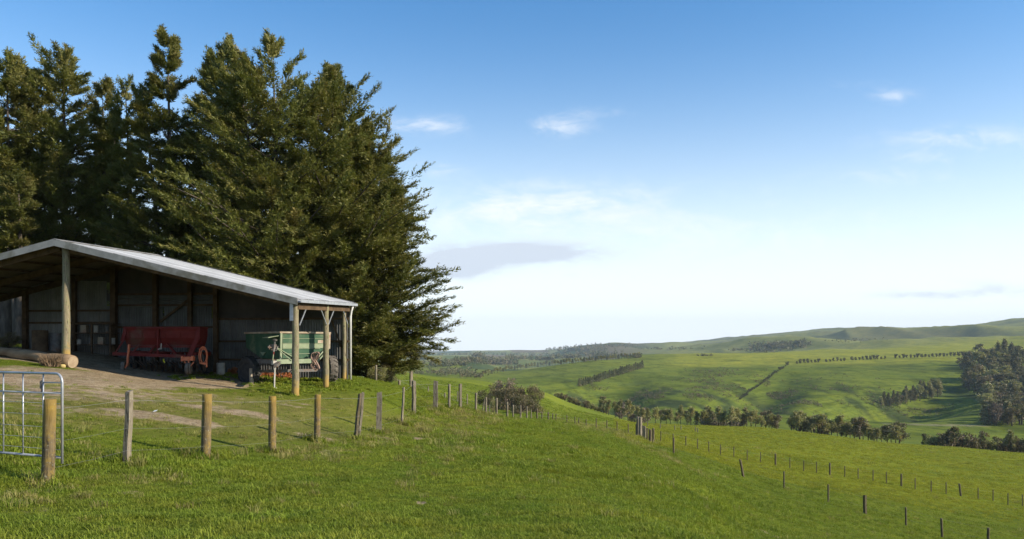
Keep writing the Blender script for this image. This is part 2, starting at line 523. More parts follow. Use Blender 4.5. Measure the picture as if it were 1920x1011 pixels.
M['ground'] = mat_ground()
M['cypress'] = mat_leaf('cypress_foliage', (0.095, 0.112, 0.026), (0.168, 0.174, 0.043), (0.24, 0.19, 0.066), 0.25, 0.5)
M['pine'] = mat_leaf('pine_foliage', (0.17, 0.18, 0.07), (0.26, 0.255, 0.105), (0.31, 0.25, 0.13), 0.3, 0.06)
M['dark_pine'] = mat_leaf('dark_pine_foliage', (0.080, 0.095, 0.040), (0.135, 0.14, 0.060), (0.19, 0.15, 0.08), 0.22, 0.04)
M['scrub'] = mat_leaf('scrub_foliage', (0.12, 0.095, 0.055), (0.10, 0.105, 0.042), (0.20, 0.145, 0.09), 0.18, 0.3)
M['dead_scrub'] = mat_leaf('dead_scrub_foliage', (0.19, 0.135, 0.105), (0.15, 0.115, 0.085), (0.22, 0.17, 0.13), 0.1, 0.8)
M['hedge'] = mat_leaf('hedge_foliage', (0.055, 0.060, 0.028), (0.085, 0.088, 0.038), (0.12, 0.10, 0.05), 0.12, 0.1)
M['twig'] = mottled('dry_twigs', (0.20, 0.13, 0.07), (0.12, 0.085, 0.055), 30)
M['bark'] = mottled('bark', (0.06, 0.048, 0.038), (0.12, 0.098, 0.08), 5.0, 0.95, 0.1, stretch=(1, 1, 0.25), bump=0.6, dist=0.03)
M['pale_bark'] = mottled('pale_bark', (0.22, 0.19, 0.16), (0.34, 0.31, 0.27), 5.0, 0.95, 0.1, stretch=(1, 1, 0.3))
M['grass'] = mat_grass('grass_blades', (0.122, 0.172, 0.016), (0.188, 0.225, 0.023), (0.33, 0.36, 0.07))
M['paddock_grass'] = mat_grass('paddock_grass_blades', (0.20, 0.215, 0.016), (0.27, 0.27, 0.024), (0.38, 0.36, 0.08))
M['dry_grass'] = mat_grass('dry_grass_blades', (0.22, 0.205, 0.06), (0.28, 0.25, 0.085), (0.42, 0.37, 0.17))
M['post_yellow'] = mat_post('post_lichened', (0.10, 0.075, 0.045), (0.165, 0.125, 0.07), (0.27, 0.185, 0.04), 0.03, head=(0.25, 0.16, 0.03))
M['post_grey'] = mat_post('post_weathered', (0.14, 0.115, 0.082), (0.245, 0.21, 0.155), (0.20, 0.18, 0.10), -0.02)
M['post_brown'] = mat_post('post_brown', (0.085, 0.065, 0.042), (0.15, 0.118, 0.075), (0.16, 0.14, 0.06), 0.0)
M['pole'] = mat_post('shed_pole', (0.17, 0.14, 0.09), (0.26, 0.215, 0.14), (0.19, 0.20, 0.09), 0.03, foot=(0.34, 0.22, 0.06))
M['timber'] = mottled('shed_timber', (0.07, 0.046, 0.028), (0.12, 0.08, 0.047), 4.0, 0.9, 0.1, stretch=(1, 1, 1))
M['galv'] = mottled('galvanised_steel', (0.30, 0.31, 0.33), (0.42, 0.43, 0.45), 9.0, 0.42, 0.5, 0.4, bump=0.1)


def mat_sheet(name, c1, c2, rust, amt, rough, metal):
    m, w = new_mat(name)
    p = pos(w)
    oi = w.n('ShaderNodeObjectInfo').outputs['Random']
    c = w.mix(w.ramp(w.noise(p, 1.6, 5.0, 0.65), 0.3, 0.7), c1, c2)
    c = w.mix(w.ramp(w.noise(w.scalev(p, 1, 1, 0.2), 5.0, 5.0, 0.7), 0.62 - amt, 0.75 - amt, 0, 0.8), c, rust)
    hsv = w.n('ShaderNodeHueSaturation')
    w.put(hsv.inputs['Value'], w.ramp(oi, 0, 1, 0.82, 1.12))
    w.put(hsv.inputs['Color'], c)
    return finish(m, w, hsv.outputs[0], rough, 0.4, metal, w.noise(p, 40.0, 3.0), 0.12, 0.003)


M['roof'] = mat_sheet('roof_iron', (0.42, 0.42, 0.41), (0.54, 0.535, 0.52), (0.34, 0.31, 0.27), 0.05, 0.5, 0.0)
M['wall'] = mat_sheet('wall_iron', (0.085, 0.085, 0.082), (0.135, 0.135, 0.13), (0.09, 0.06, 0.04), 0.03, 0.6, 0.0)
M['wall_pale'] = mat_sheet('wall_iron_pale', (0.15, 0.147, 0.135), (0.22, 0.215, 0.20), (0.12, 0.09, 0.06), 0.0, 0.7, 0.0)
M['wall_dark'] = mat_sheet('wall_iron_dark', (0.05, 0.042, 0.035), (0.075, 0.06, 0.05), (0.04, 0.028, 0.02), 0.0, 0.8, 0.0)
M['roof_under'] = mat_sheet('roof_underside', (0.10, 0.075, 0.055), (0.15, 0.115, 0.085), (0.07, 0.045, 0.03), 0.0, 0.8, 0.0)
M['flashing'] = mottled('verge_flashing', (0.21, 0.205, 0.19), (0.30, 0.29, 0.27), 2.2, 0.6, 0.3, 0.1, c3=(0.15, 0.14, 0.11), bump=0.1)
M['white'] = mottled('white_plastic', (0.46, 0.45, 0.42), (0.58, 0.57, 0.54), 3.0, 0.5, 0.4, bump=0.05)
M['red'] = mottled('faded_red_paint', (0.10, 0.010, 0.009), (0.14, 0.020, 0.015), 3.0, 0.65, 0.2, c3=(0.11, 0.05, 0.035), bump=0.1)
M['orange'] = mottled('orange_red_paint', (0.52, 0.13, 0.055), (0.60, 0.19, 0.09), 8.0, 0.6, 0.3, c3=(0.38, 0.16, 0.09), bump=0.1)
M['green'] = mottled('faded_green_paint', (0.026, 0.072, 0.038), (0.048, 0.10, 0.055), 3.5, 0.65, 0.25, c3=(0.11, 0.14, 0.08), bump=0.1)
M['pale_green'] = mottled('pale_green_paint', (0.19, 0.23, 0.14), (0.27, 0.30, 0.20), 5.0, 0.7, 0.25, c3=(0.20, 0.24, 0.14), bump=0.1)
M['worn'] = mottled('worn_timber_rail', (0.26, 0.21, 0.15), (0.40, 0.34, 0.26), 6.0, 0.85, 0.15, c3=(0.28, 0.17, 0.12))
M['steel'] = mottled('dull_steel', (0.10, 0.095, 0.09), (0.17, 0.16, 0.15), 9.0, 0.6, 0.35, 0.3, c3=(0.16, 0.09, 0.055))
M['rubber'] = mottled('tyre_rubber', (0.028, 0.027, 0.026), (0.055, 0.052, 0.048), 8.0, 0.85, 0.2)
M['dusty_rubber'] = mottled('dusty_rubber', (0.10, 0.085, 0.07), (0.16, 0.14, 0.115), 8.0, 0.9, 0.15)
M['rope'] = mottled('old_rope', (0.26, 0.17, 0.13), (0.36, 0.25, 0.20), 20.0, 0.9, 0.1)
M['log'] = mottled('log_bark', (0.16, 0.105, 0.062), (0.27, 0.19, 0.115), 3.0, 0.95, 0.1, stretch=(0.3, 1, 1), bump=0.6, dist=0.03)
M['cut'] = mottled('cut_timber', (0.27, 0.20, 0.13), (0.36, 0.28, 0.19), 6.0, 0.9, 0.1)
M['stone'] = mottled('lichened_stone', (0.34, 0.25, 0.10), (0.46, 0.36, 0.15), 12.0, 0.9, 0.1)
M['paper'] = mottled('white_paper', (0.72, 0.72, 0.70), (0.80, 0.80, 0.78), 8.0, 0.8, 0.2)
M['drum'] = mottled('chalky_drum', (0.40, 0.37, 0.32), (0.55, 0.51, 0.45), 5.0, 0.75, 0.2, c3=(0.28, 0.22, 0.16))
M['wire'] = mottled('fence_wire', (0.24, 0.23, 0.21), (0.32, 0.31, 0.29), 3.0, 0.6, 0.4, 0.3)
M['redleaf'] = mat_leaf('red_leaves', (0.26, 0.07, 0.03), (0.34, 0.13, 0.05), (0.20, 0.14, 0.04), 0.2, 6.0, False)


# ------------------------------------------------------------------ mesh helpers
class MB:
    def __init__(s):
        s.v = []; s.f = []

    def add(s, vs, fs):
        o = len(s.v)
        s.v.extend([tuple(p) for p in vs])
        s.f.extend([tuple(i + o for i in f) for f in fs])
        return s

    def frame(s, o, ax, ay, az, sx, sy, sz):
        o = Vector(o)
        vs = [o + ax * (sx * i) + ay * (sy * j) + az * (sz * k) for i in (-.5, .5) for j in (-.5, .5) for k in (-.5, .5)]
        return s.add(vs, [(0, 1, 3, 2), (4, 6, 7, 5), (0, 4, 5, 1), (2, 3, 7, 6), (0, 2, 6, 4), (1, 5, 7, 3)])

    def box(s, c, size, rz=0.0):
        ax = Vector((math.cos(rz), math.sin(rz), 0)); ay = Vector((-math.sin(rz), math.cos(rz), 0))
        return s.frame(c, ax, ay, Vector((0, 0, 1)), *size)

    def beam(s, p, q, w, h, up=(0, 0, 1)):
        p = Vector(p); q = Vector(q)
        d = (q - p); L = d.length; d.normalize()
        up = Vector(up)
        if abs(d.dot(up)) > 0.97: up = Vector((0, 1, 0))
        side = d.cross(up).normalized(); u2 = side.cross(d).normalized()
        return s.frame((p + q) / 2, d, side, u2, L, w, h)

    def tube(s, pts, rad, n=8, cap=True):
        pts = [Vector(p) for p in pts]
        if not isinstance(rad, (list, tuple)): rad = [rad] * len(pts)
        vs = []; fs = []
        ref = Vector((0.123, 0.31, 0.94))
        for i, p in enumerate(pts):
            d = (pts[min(i + 1, len(pts) - 1)] - pts[max(i - 1, 0)]).normalized()
            if abs(d.dot(ref)) > 0.95: r2 = Vector((0.97, 0.2, 0.1))
            else: r2 = ref
            a = d.cross(r2).normalized(); b = d.cross(a)
            for k in range(n):
                t = 2 * math.pi * k / n
                vs.append(p + (a * math.cos(t) + b * math.sin(t)) * rad[i])
        for i in range(len(pts) - 1):
            for k in range(n):
                k2 = (k + 1) % n
                fs.append((i * n + k, i * n + k2, (i + 1) * n + k2, (i + 1) * n + k))
        if cap:
            fs.append(tuple(range(n - 1, -1, -1)))
            fs.append(tuple(range((len(pts) - 1) * n, len(pts) * n)))
        return s.add(vs, fs)

    def lathe(s, c, axis, prof, n=20):
        """prof: (distance along the axis, radius)"""
        c = Vector(c); axis = Vector(axis).normalized()
        ref = Vector((0, 0, 1)) if abs(axis.z) < 0.9 else Vector((1, 0, 0))
        a = axis.cross(ref).normalized(); b = axis.cross(a)
        vs = []; fs = []
        for (d, r) in prof:
            for k in range(n):
                t = 2 * math.pi * k / n
                vs.append(c + axis * d + (a * math.cos(t) + b * math.sin(t)) * r)
        for i in range(len(prof) - 1):
            for k in range(n):
                k2 = (k + 1) % n
                fs.append((i * n + k, i * n + k2, (i + 1) * n + k2, (i + 1) * n + k))
        fs.append(tuple(range(n - 1, -1, -1)))
        fs.append(tuple(range((len(prof) - 1) * n, len(prof) * n)))
        return s.add(vs, fs)

    def prism(s, poly, off):
        """poly: 3-D points in a plane, extruded by the vector off"""
        n = len(poly); off = Vector(off)
        vs = [Vector(p) for p in poly] + [Vector(p) + off for p in poly]
        fs = [tuple(range(n - 1, -1, -1)), tuple(range(n, 2 * n))]
        for k in range(n):
            k2 = (k + 1) % n
            fs.append((k, k2, n + k2, n + k))
        return s.add(vs, fs)

    def mesh(s, name, mat, smooth_=False, origin=None):
        me = bpy.data.meshes.new(name)
        v = s.v
        if origin is not None:
            o = Vector(origin)
            v = [tuple(Vector(p) - o) for p in v]
        me.from_pydata(v, [], s.f)
        for mm in (mat if isinstance(mat, (list, tuple)) else [mat]):
            me.materials.append(mm)
        if smooth_:
            me.polygons.foreach_set('use_smooth', [True] * len(me.polygons))
        me.update()
        return me

    def build(s, name, mat, parent=None, smooth_=False, origin=None):
        """origin: where the parent stands, when the points are world points"""
        return link(name, s.mesh(name, mat, smooth_, origin), parent)


def link(name, data, parent=None):
    o = bpy.data.objects.new(name, data)
    COL.objects.link(o)
    o.parent = parent
    return o


def tag(o, label, cat, group=None, kind=None):
    if label: o['label'] = label
    if cat: o['category'] = cat
    if group: o['group'] = group
    if kind: o['kind'] = kind
    return o


def thing(name, label, cat, loc=(0, 0, 0), rz=0.0, group=None):
    o = bpy.data.objects.new(name, None)
    o.empty_display_size = 0.3
    o.location = loc
    o.rotation_euler = (0, 0, rz)
    COL.objects.link(o)
    return tag(o, label, cat, group)


def np_mesh(name, verts, tris, mat, tone=None, matidx=None):
    me = bpy.data.meshes.new(name)
    nv, nt = len(verts), len(tris)
    me.vertices.add(nv)
    me.vertices.foreach_set('co', np.ascontiguousarray(verts, np.float32).ravel())
    k = tris.shape[1]
    me.loops.add(nt * k)
    me.loops.foreach_set('vertex_index', np.ascontiguousarray(tris, np.int32).ravel())
    me.polygons.add(nt)
    me.polygons.foreach_set('loop_start', np.arange(0, nt * k, k, dtype=np.int32))
    for mm in (mat if isinstance(mat, (list, tuple)) else [mat]):
        me.materials.append(mm)
    if matidx is not None:
        me.polygons.foreach_set('material_index', np.ascontiguousarray(matidx, np.int32))
    if tone is not None:
        at = me.attributes.new('tone', 'FLOAT', 'POINT')
        at.data.foreach_set('value', np.ascontiguousarray(tone, np.float32))
    me.update()
    me.validate()
    return me


WORDS = ['first', 'second', 'third', 'fourth', 'fifth', 'sixth', 'seventh', 'eighth', 'ninth', 'tenth']


def nth(k):
    if k < 10: return WORDS[k]
    k += 1
    suf = 'th' if 10 <= k % 100 <= 20 else {1: 'st', 2: 'nd', 3: 'rd'}.get(k % 10, 'th')
    return '%d%s' % (k, suf)


# ------------------------------------------------------------------ ground sheet
def S(s, t, z=None, dz=0.0):
    p = SHED_P1 + E1 * s + E2 * t
    return Vector((p[0], p[1], (tz(p[0], p[1]) if z is None else z) + dz))


def dirt_mask(x, y):
    """bare soil of the yard, the shed floor and worn spots by the fence, in metres"""
    m = np.zeros_like(x)

    def ell(cx, cy, rx, ry, rot, st):
        c, s = math.cos(rot), math.sin(rot)
        dx, dy = x - cx, y - cy
        a = (dx * c + dy * s) / rx; b = (-dx * s + dy * c) / ry
        return st * (1 - smooth(0.55, 1.15, np.sqrt(a * a + b * b)))
    s = (x - SHED_P1[0]) * E1[0] + (y - SHED_P1[1]) * E1[1]
    t = (x - SHED_P1[0]) * E2[0] + (y - SHED_P1[1]) * E2[1]
    floor = smooth(1.6, 3.6, s) * (1 - smooth(16, 18, s)) * smooth(-0.9, 0.5, t) * (1 - smooth(5.5, 6.2, t))
    m = np.maximum(m, floor * 0.95)
    for (px, py, hw, hy, st) in DIRT:
        pt = hit(px, py)
        hwm = hw / F * pt.y
        hym = abs(hit(px, py + hy).y - hit(px, py - hy).y) / 2
        m = np.maximum(m, ell(pt.x, pt.y, hwm, max(hym, 0.2), 0.0, st))
    return m


DIRT = [(60, 705, 180, 26, 0.8), (200, 712, 160, 22, 0.85), (260, 737, 280, 15, 0.5), (70, 735, 170, 20, 0.55), (330, 716, 170, 14, 0.95), (430, 712, 80, 14, 0.9), (20, 745, 120, 18, 0.55),
        (170, 740, 150, 22, 0.62), (400, 745, 120, 12, 0.45), (90, 770, 120, 10, 0.4), (300, 782, 150, 10, 0.85), (430, 772, 130, 8, 0.7), (330, 745, 200, 14, 0.5), (560, 760, 90, 8, 0.4), (150, 770, 140, 9, 0.55), (590, 822, 60, 8, 0.55), (620, 700, 20, 4, 0.3),
        (240, 925, 30, 8, 0.5), (310, 965, 36, 8, 0.4), (790, 945, 14, 4, 0.75), (785, 823, 14, 4, 0.75), (715, 826, 30, 10, 0.4),
        (1440, 1000, 20, 4, 0.55), (620, 852, 60, 10, 0.35), (690, 815, 30, 12, 0.3), (60, 960, 40, 14, 0.3)]
DRY = [(250, 900, 130, 26, 0.5), (60, 940, 120, 30, 0.4), (600, 850, 110, 22, 0.7), (700, 825, 60, 22, 0.75), (780, 800, 60, 26, 0.8), (850, 776, 70, 14, 0.9),
       (900, 778, 50, 10, 0.7), (1130, 806, 90, 10, 0.75), (1220, 846, 46, 18, 0.6), (380, 765, 360, 50, 1.0), (640, 770, 140, 40, 0.6), (150, 775, 200, 45, 0.8),
       (160, 850, 120, 20, 0.3)]


def dry_mask(x, y):
    m = np.zeros_like(x)
    for (px, py, hw, hy, st) in DRY:
        pt = hit(px, py)
        hwm = hw / F * pt.y
        hym = abs(hit(px, py + hy).y - hit(px, py - hy).y) / 2
        d = np.sqrt(((x - pt.x) / hwm) ** 2 + ((y - pt.y) / max(hym, 0.3)) ** 2)
        m = np.maximum(m, st * (1 - smooth(0.4, 1.2, d)))
    return np.clip(m + 0.35 * m * vnoise(x * 1.1, y * 1.1, 5), 0, 1)


def field_colour(x, y, dry):
    """pasture colour of each paddock"""
    px = CX + F * x / np.maximum(y, 1.0)
    n = x.shape[0]
    c = np.zeros((n, 4)); c[:, 3] = 1

    def put(mask, col):
        mm = mask[:, None]
        c[:, :3] = c[:, :3] * (1 - mm) + np.array(col) * mm
    put(np.ones(n), (0.125, 0.156, 0.017))
    # lower paddock beyond the second fence
    e = 1 - smooth(-6, 6, (y - 62) * -1.0) if False else smooth(58, 72, y) * smooth(1120, 1230, px)
    put(e, (0.180, 0.205, 0.018))
    put(smooth(85, 120, y) * (1 - smooth(1120, 1230, px)), (0.180, 0.215, 0.024))
    put(smooth(280, 330, y), (0.150, 0.185, 0.026))
    put(smooth(980, 1080, y) * smooth(1180, 1300, px), (0.285, 0.290, 0.038))
    put(smooth(880, 960, y) * (1 - smooth(1180, 1300, px)), (0.185, 0.215, 0.035))
    put(smooth(1600, 1900, y), (0.25, 0.255, 0.082))
    # the plain and the hills behind: patchwork of fields
    cell = np.floor(x / 260 + 0.35 * np.sin(y / 900.0)) * 13.7 + np.floor(y / 430 + 0.4 * np.sin(x / 700.0)) * 7.31
    hsh = np.sin(cell * 12.9898) * 43758.5453; hsh = hsh - np.floor(hsh)
    far = smooth(1150, 1400, y) * (1 - smooth(1150, 1250, px))
    put(far * (hsh < 0.25), (0.185, 0.150, 0.085))
    put(far * ((hsh >= 0.25) & (hsh < 0.5)), (0.080, 0.110, 0.040))
    put(far * ((hsh >= 0.5) & (hsh < 0.75)), (0.155, 0.185, 0.065))
    hills = smooth(1700, 2100, y) * smooth(1000, 1100, px)
    put(hills * smooth(0.0, 0.5, vnoise(x / 260, y / 420, 9)) * 0.55, (0.15, 0.135, 0.075))
    put(hills * smooth(0.25, 0.6, vnoise(x / 130 + 9, y / 300, 19)) * 0.5, (0.085, 0.10, 0.05))
    # rough, reedy patches on the far slopes
    slope = smooth(430, 520, y) * (1 - smooth(950, 1050, y)) * smooth(1020, 1080, px)
    rough = smooth(0.12, 0.5, vnoise(x / 34, y / 60, 21) * 0.7 + vnoise(x / 9, y / 22, 22) * 0.5)
    put(slope * rough * 0.9 * (1 - smooth(700, 900, y) * 0.7), (0.050, 0.070, 0.024))
    # a pale farm track along the valley floor
    a_, b_ = hit(1670, 796, 400), hit(1840, 798.5, 400)
    vx, vy = b_.x - a_.x, b_.y - a_.y
    tt = np.clip(((x - a_.x) * vx + (y - a_.y) * vy) / (vx * vx + vy * vy), 0, 1)
    put((1 - smooth(2.5, 6.5, np.hypot(x - a_.x - tt * vx, y - a_.y - tt * vy))) * 0.8, (0.30, 0.255, 0.16))
    put(dry * 0.72, (0.195, 0.170, 0.055))
    return c


def build_ground():
    a1 = np.linspace(R(-40), R(40), 620)
    a2 = np.linspace(R(40), R(320), 110)[1:-1]
    ang = np.concatenate([a1, a2])
    na = len(ang)
    rad = np.exp(np.linspace(math.log(2.6), math.log(10500), 520))
    nr = len(rad)
    A, RR = np.meshgrid(ang, rad)
    x = (np.sin(A) * RR).ravel(); y = (np.cos(A) * RR).ravel()
    z = terrain(x, y)
    verts = np.stack([x, y, z], 1)
    i = np.arange(nr - 1)[:, None]; j = np.arange(na)[None, :]; j2 = (j + 1) % na
    q = np.stack([i * na + j, (i + 1) * na + j, (i + 1) * na + j2, i * na + j2], -1).reshape(-1, 4)
    centre = len(verts)
    verts = np.vstack([verts, [[0, 0, -1.7]]])
    jj = np.arange(na)
    fan = np.stack([np.full(na, centre), jj, (jj + 1) % na, np.full(na, centre)], 1)
    quads = q[:, ::-1]
    me = bpy.data.meshes.new('ground')
    nv = len(verts)
    me.vertices.add(nv)
    me.vertices.foreach_set('co', verts.astype(np.float32).ravel())
    nl = len(quads) * 4 + na * 3
    loops = np.concatenate([quads.ravel(), np.stack([np.full(na, centre), (jj + 1) % na, jj], 1).ravel()]).astype(np.int32)
    me.loops.add(nl)
    me.loops.foreach_set('vertex_index', loops)
    me.polygons.add(len(quads) + na)
    st = np.concatenate([np.arange(len(quads)) * 4, len(quads) * 4 + np.arange(na) * 3]).astype(np.int32)
    me.polygons.foreach_set('loop_start', st)
    me.polygons.foreach_set('use_smooth', np.ones(len(quads) + na, bool))
    x, y = verts[:, 0], verts[:, 1]
    near = (y > 0) & (np.hypot(x, y) < 140)
    dirt = np.zeros(nv); dry = np.zeros(nv)
    dirt[near] = dirt_mask(x[near], y[near])
    dry[near] = dry_mask(x[near], y[near])
    colr = field_colour(x, y, dry)
    at = me.attributes.new('field', 'FLOAT_COLOR', 'POINT'); at.data.foreach_set('color', colr.astype(np.float32).ravel())
    at = me.attributes.new('dirt', 'FLOAT', 'POINT'); at.data.foreach_set('value', dirt.astype(np.float32))
    me.materials.append(M['ground'])
    me.update()
    me.validate()
    o = link('ground', me)
    tag(o, 'rolling green pasture with a bare dirt yard by the shed', 'ground', kind='structure')


build_ground()


# ------------------------------------------------------------------ the open shed
SLOPE = 0.24
RIDGE_S = 7.9
EAVE_Z = 1.36
LIFT = 0.028            # the roof climbs a little towards the back
DEPTH = 5.4


def roof_z(s, t):
    ss = s if s <= RIDGE_S else 2 * RIDGE_S - s
    return EAVE_Z + SLOPE * ss + LIFT * t


def SP(s, t, z):
    p = SHED_P1 + E1 * s + E2 * t
    return Vector((p[0], p[1], z))


def s_at(px, t):
    """distance along the gable of the photo column px, at depth t"""
    k = (px - CX) / F
    b = SHED_P1 + E2 * t
    return (k * b[1] - b[0]) / (E1[0] - k * E1[1])


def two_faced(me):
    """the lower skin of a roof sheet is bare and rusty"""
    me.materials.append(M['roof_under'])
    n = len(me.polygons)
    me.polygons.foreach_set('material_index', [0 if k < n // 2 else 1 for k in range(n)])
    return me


def corrugated(width, length, pitch=0.10, amp=0.016, seg=6, nlen=1, thick=0.0025):
    """a sheet in x (across the waves) and y (along them), two skins"""
    n = int(round(width / pitch * seg))
    mb = MB()
    for side in (0, 1):
        vs = []; fs = []
        for j in range(nlen + 1):
            for i in range(n + 1):
                x = width * i / n
                vs.append((x, length * j / nlen, amp * math.sin(2 * math.pi * x / pitch) - side * thick))
        for j in range(nlen):
            for i in range(n):
                a = j * (n + 1) + i
                f = (a, a + 1, a + n + 2, a + n + 1)
                fs.append(f if side == 0 else f[::-1])
        mb.add(vs, fs)
    return mb


def place(o, origin, ax, ay, az):
    m = Matrix((
        (ax[0], ay[0], az[0], origin[0]),
        (ax[1], ay[1], az[1], origin[1]),
        (ax[2], ay[2], az[2], origin[2]),
        (0, 0, 0, 1)))
    o.matrix_local = m


def build_shed():
    base = S(7.9, 2.7)
    shed = thing('farm_shed', 'open fronted farm shed with pale iron gable roof below the tall trees', 'shed', base)
    B = base
    e1 = Vector((E1[0], E1[1], 0)); e2 = Vector((E2[0], E2[1], 0)); up = Vector((0, 0, 1))

    def part(mb, name, mat, parent=None, label=None, sm=False):
        o = mb.build(name, mat, shed if parent is None else parent, sm, B)
        if label: o['label'] = label
        return o
    # roof sheets: waves run down the slope
    slopelen = math.hypot(7.98, 7.98 * SLOPE)
    wid = 0.762
    me = two_faced(corrugated(wid + 0.05, slopelen).mesh('roof_sheet', M['roof']))
    for side in (0, 1):
        for k in range(8):
            t0 = -0.32 + k * wid
            o = link('roof_sheet', me, shed)
            dz = 0.055 + 0.006 * (k % 2)
            if side == 0:
                org = SP(-0.06, t0, roof_z(-0.06, t0) + dz)
                ay = (e1 + up * SLOPE).normalized()
            else:
                org = SP(2 * RIDGE_S + 0.06, t0, roof_z(2 * RIDGE_S + 0.06, t0) + dz)
                ay = (-e1 + up * SLOPE).normalized()
            ax = (e2 + up * LIFT).normalized()
            az = ax.cross(ay)
            if az.z < 0: az = -az
            place(o, org - B, ax, ay, az)
    t_end = -0.32 + 8 * wid
    # ridge capping, verge flashing (front and back), gutter
    mb = MB()
    for sg in (-1, 1):
        a = SP(RIDGE_S, -0.34, roof_z(RIDGE_S, -0.34) + 0.10); b = SP(RIDGE_S, t_end, roof_z(RIDGE_S, t_end) + 0.10)
        c = SP(RIDGE_S + sg * 0.2, t_end, roof_z(RIDGE_S - 0.2, t_end) + 0.09); d = SP(RIDGE_S + sg * 0.2, -0.34, roof_z(RIDGE_S - 0.2, -0.34) + 0.09)
        mb.prism([a, b, c, d], (0, 0, 0.008))
    part(mb, 'ridge_cap', M['flashing'])
    for tt, nm in ((-0.35, 'verge_flashing'), (t_end + 0.02, 'verge_flashing')):
        for sg in (0, 1):
            mb = MB()
            sA, sB = (-0.09, RIDGE_S - 0.001) if sg == 0 else (2 * RIDGE_S + 0.09, RIDGE_S + 0.001)
            n = 8
            for i in range(n):                                  # lengths of flashing, lapped a little uneven
                s0 = sA + (sB - sA) * i / n; s1 = sA + (sB - sA) * (i + 1) / n
                j = 0.004 * ((i * 7) % 3 - 1)
                p0 = SP(s0, tt, roof_z(s0, tt)); p1 = SP(s1, tt, roof_z(s1, tt))
                mb.prism([p0 + up * (0.085 + j), p1 + up * (0.085 + j), p1 - up * 0.125, p0 - up * 0.125], e2 * (0.02 + j))
                mb.prism([p0 + up * (0.09 + j), p1 + up * (0.09 + j), p1 + up * (0.09 + j) + e2 * (0.13 if tt < 0 else -0.13), p0 + up * (0.09 + j) + e2 * (0.13 if tt < 0 else -0.13)], up * 0.006)
            part(mb, nm, M['flashing'])
    for s0 in (-0.13, 2 * RIDGE_S + 0.13):
        mb = MB()
        p = SP(s0, -0.3, roof_z(-0.1, -0.3) - 0.0); q = SP(s0, t_end, roof_z(-0.1, t_end) - 0.0)
        w_ = 0.10 * (1 if s0 < 0 else -1)
        mb.beam(p - up * 0.045, q - up * 0.045, 0.11, 0.006)
        mb.beam(p - e1 * w_ / 2, q - e1 * w_ / 2, 0.006, 0.095)
        mb.beam(p + e1 * w_ / 2, q + e1 * w_ / 2, 0.006, 0.095)
        part(mb, 'gutter', M['galv'])
    # rafters and purlins
    for t in (0.05, 2.7, 5.2):
        for sg in (0, 1):
            sA, sB = (0.0, RIDGE_S - 0.06) if sg == 0 else (2 * RIDGE_S, RIDGE_S + 0.06)
            mb = MB()
            mb.beam(SP(sA, t, roof_z(sA, t) - 0.14), SP(sB, t, roof_z(sB, t) - 0.14), 0.09, 0.22)
            part(mb, 'rafter', M['timber'])
    for k in range(9):
        for sg in (0, 1):
            s0 = 0.0 + k * 0.96
            s0 = s0 if sg == 0 else 2 * RIDGE_S - s0
            mb = MB()
            mb.beam(SP(s0, -0.3, roof_z(s0, -0.3) + 0.005), SP(s0, t_end - 0.02, roof_z(s0, t_end) + 0.005), 0.09, 0.06)
            part(mb, 'purlin', M['timber'])
    # eave beams
    for s0 in (0.02, 2 * RIDGE_S - 0.02):
        mb = MB()
        mb.beam(SP(s0, -0.05, roof_z(0, 0) - 0.20), SP(s0, DEPTH, roof_z(0, DEPTH) - 0.20), 0.07, 0.16)
        part(mb, 'eave_beam', M['timber'])

    def pole(s0, t0, top, r0, r1, mat, label=None, lean=(0, 0)):
        g = S(s0, t0)
        mb = MB()
        pts = []; rad = []
        for i in range(9):
            f = i / 8
            z = g.z - 0.25 + (top - g.z + 0.25) * f
            p = SP(s0, t0, z) + e1 * (lean[0] * f + 0.008 * math.sin(i * 2.1 + s0 * 3)) + e2 * lean[1] * f
            pts.append(p); rad.append(r0 + (r1 - r0) * f)
        mb.tube(pts, rad, 14)
        return part(mb, 'post', mat, None, label, True)
    pole(0.10, 0.0, roof_z(0.1, 0) - 0.03, 0.118, 0.100, M['pole'], 'round pole at the front corner with a tin strip at its top')
    pole(0.05, 2.75, roof_z(0.05, 2.7) - 0.05, 0.105, 0.092, M['pole'])
    pole(0.16, 5.15, roof_z(0.16, 5.2) - 0.05, 0.085, 0.075, M['pole'])
    pole(s_at(124, 0.0), 0.0, roof_z(7.7, 0) - 0.02, 0.128, 0.105, M['pole'], 'tall round pole under the ridge')
    pole(2 * RIDGE_S - 0.1, 0.0, roof_z(0.1, 0) - 0.03, 0.118, 0.10, M['pole'])
    for px, sz in ((48, 0.17), (140, 0.15), (214, 0.20), (292, 0.17), (357, 0.15), (405, 0.16)):
        s0 = s_at(px, 5.15)
        g = S(s0, 5.15)
        mb = MB()
        mb.beam(SP(s0, 5.13, g.z - 0.2), SP(s0, 5.13, roof_z(s0, 5.13) - 0.10), sz, sz, up=tuple(e1))
        part(mb, 'back_post', M['timber'])
    s0 = s_at(214, 2.7)
    # tin strip and pipe
    mb = MB()
    g = S(0.22, -0.06)
    mb.prism([SP(0.235, -0.125, 1.30), SP(0.12, -0.135, 1.30), SP(0.12, -0.135, 0.72), SP(0.235, -0.125, 0.72)], -e2 * 0.012)
    part(mb, 'tin_strip', M['galv'])
    mb = MB()
    g = S(-0.12, 5.38)
    mb.tube([SP(-0.03, 5.34, g.z - 0.05), SP(-0.03, 5.34, 1.02), SP(-0.06, 5.34, 1.25), SP(-0.12, 5.34, 1.42)], 0.042, 10)
    part(mb, 'downpipe', M['white'], None, None, True)
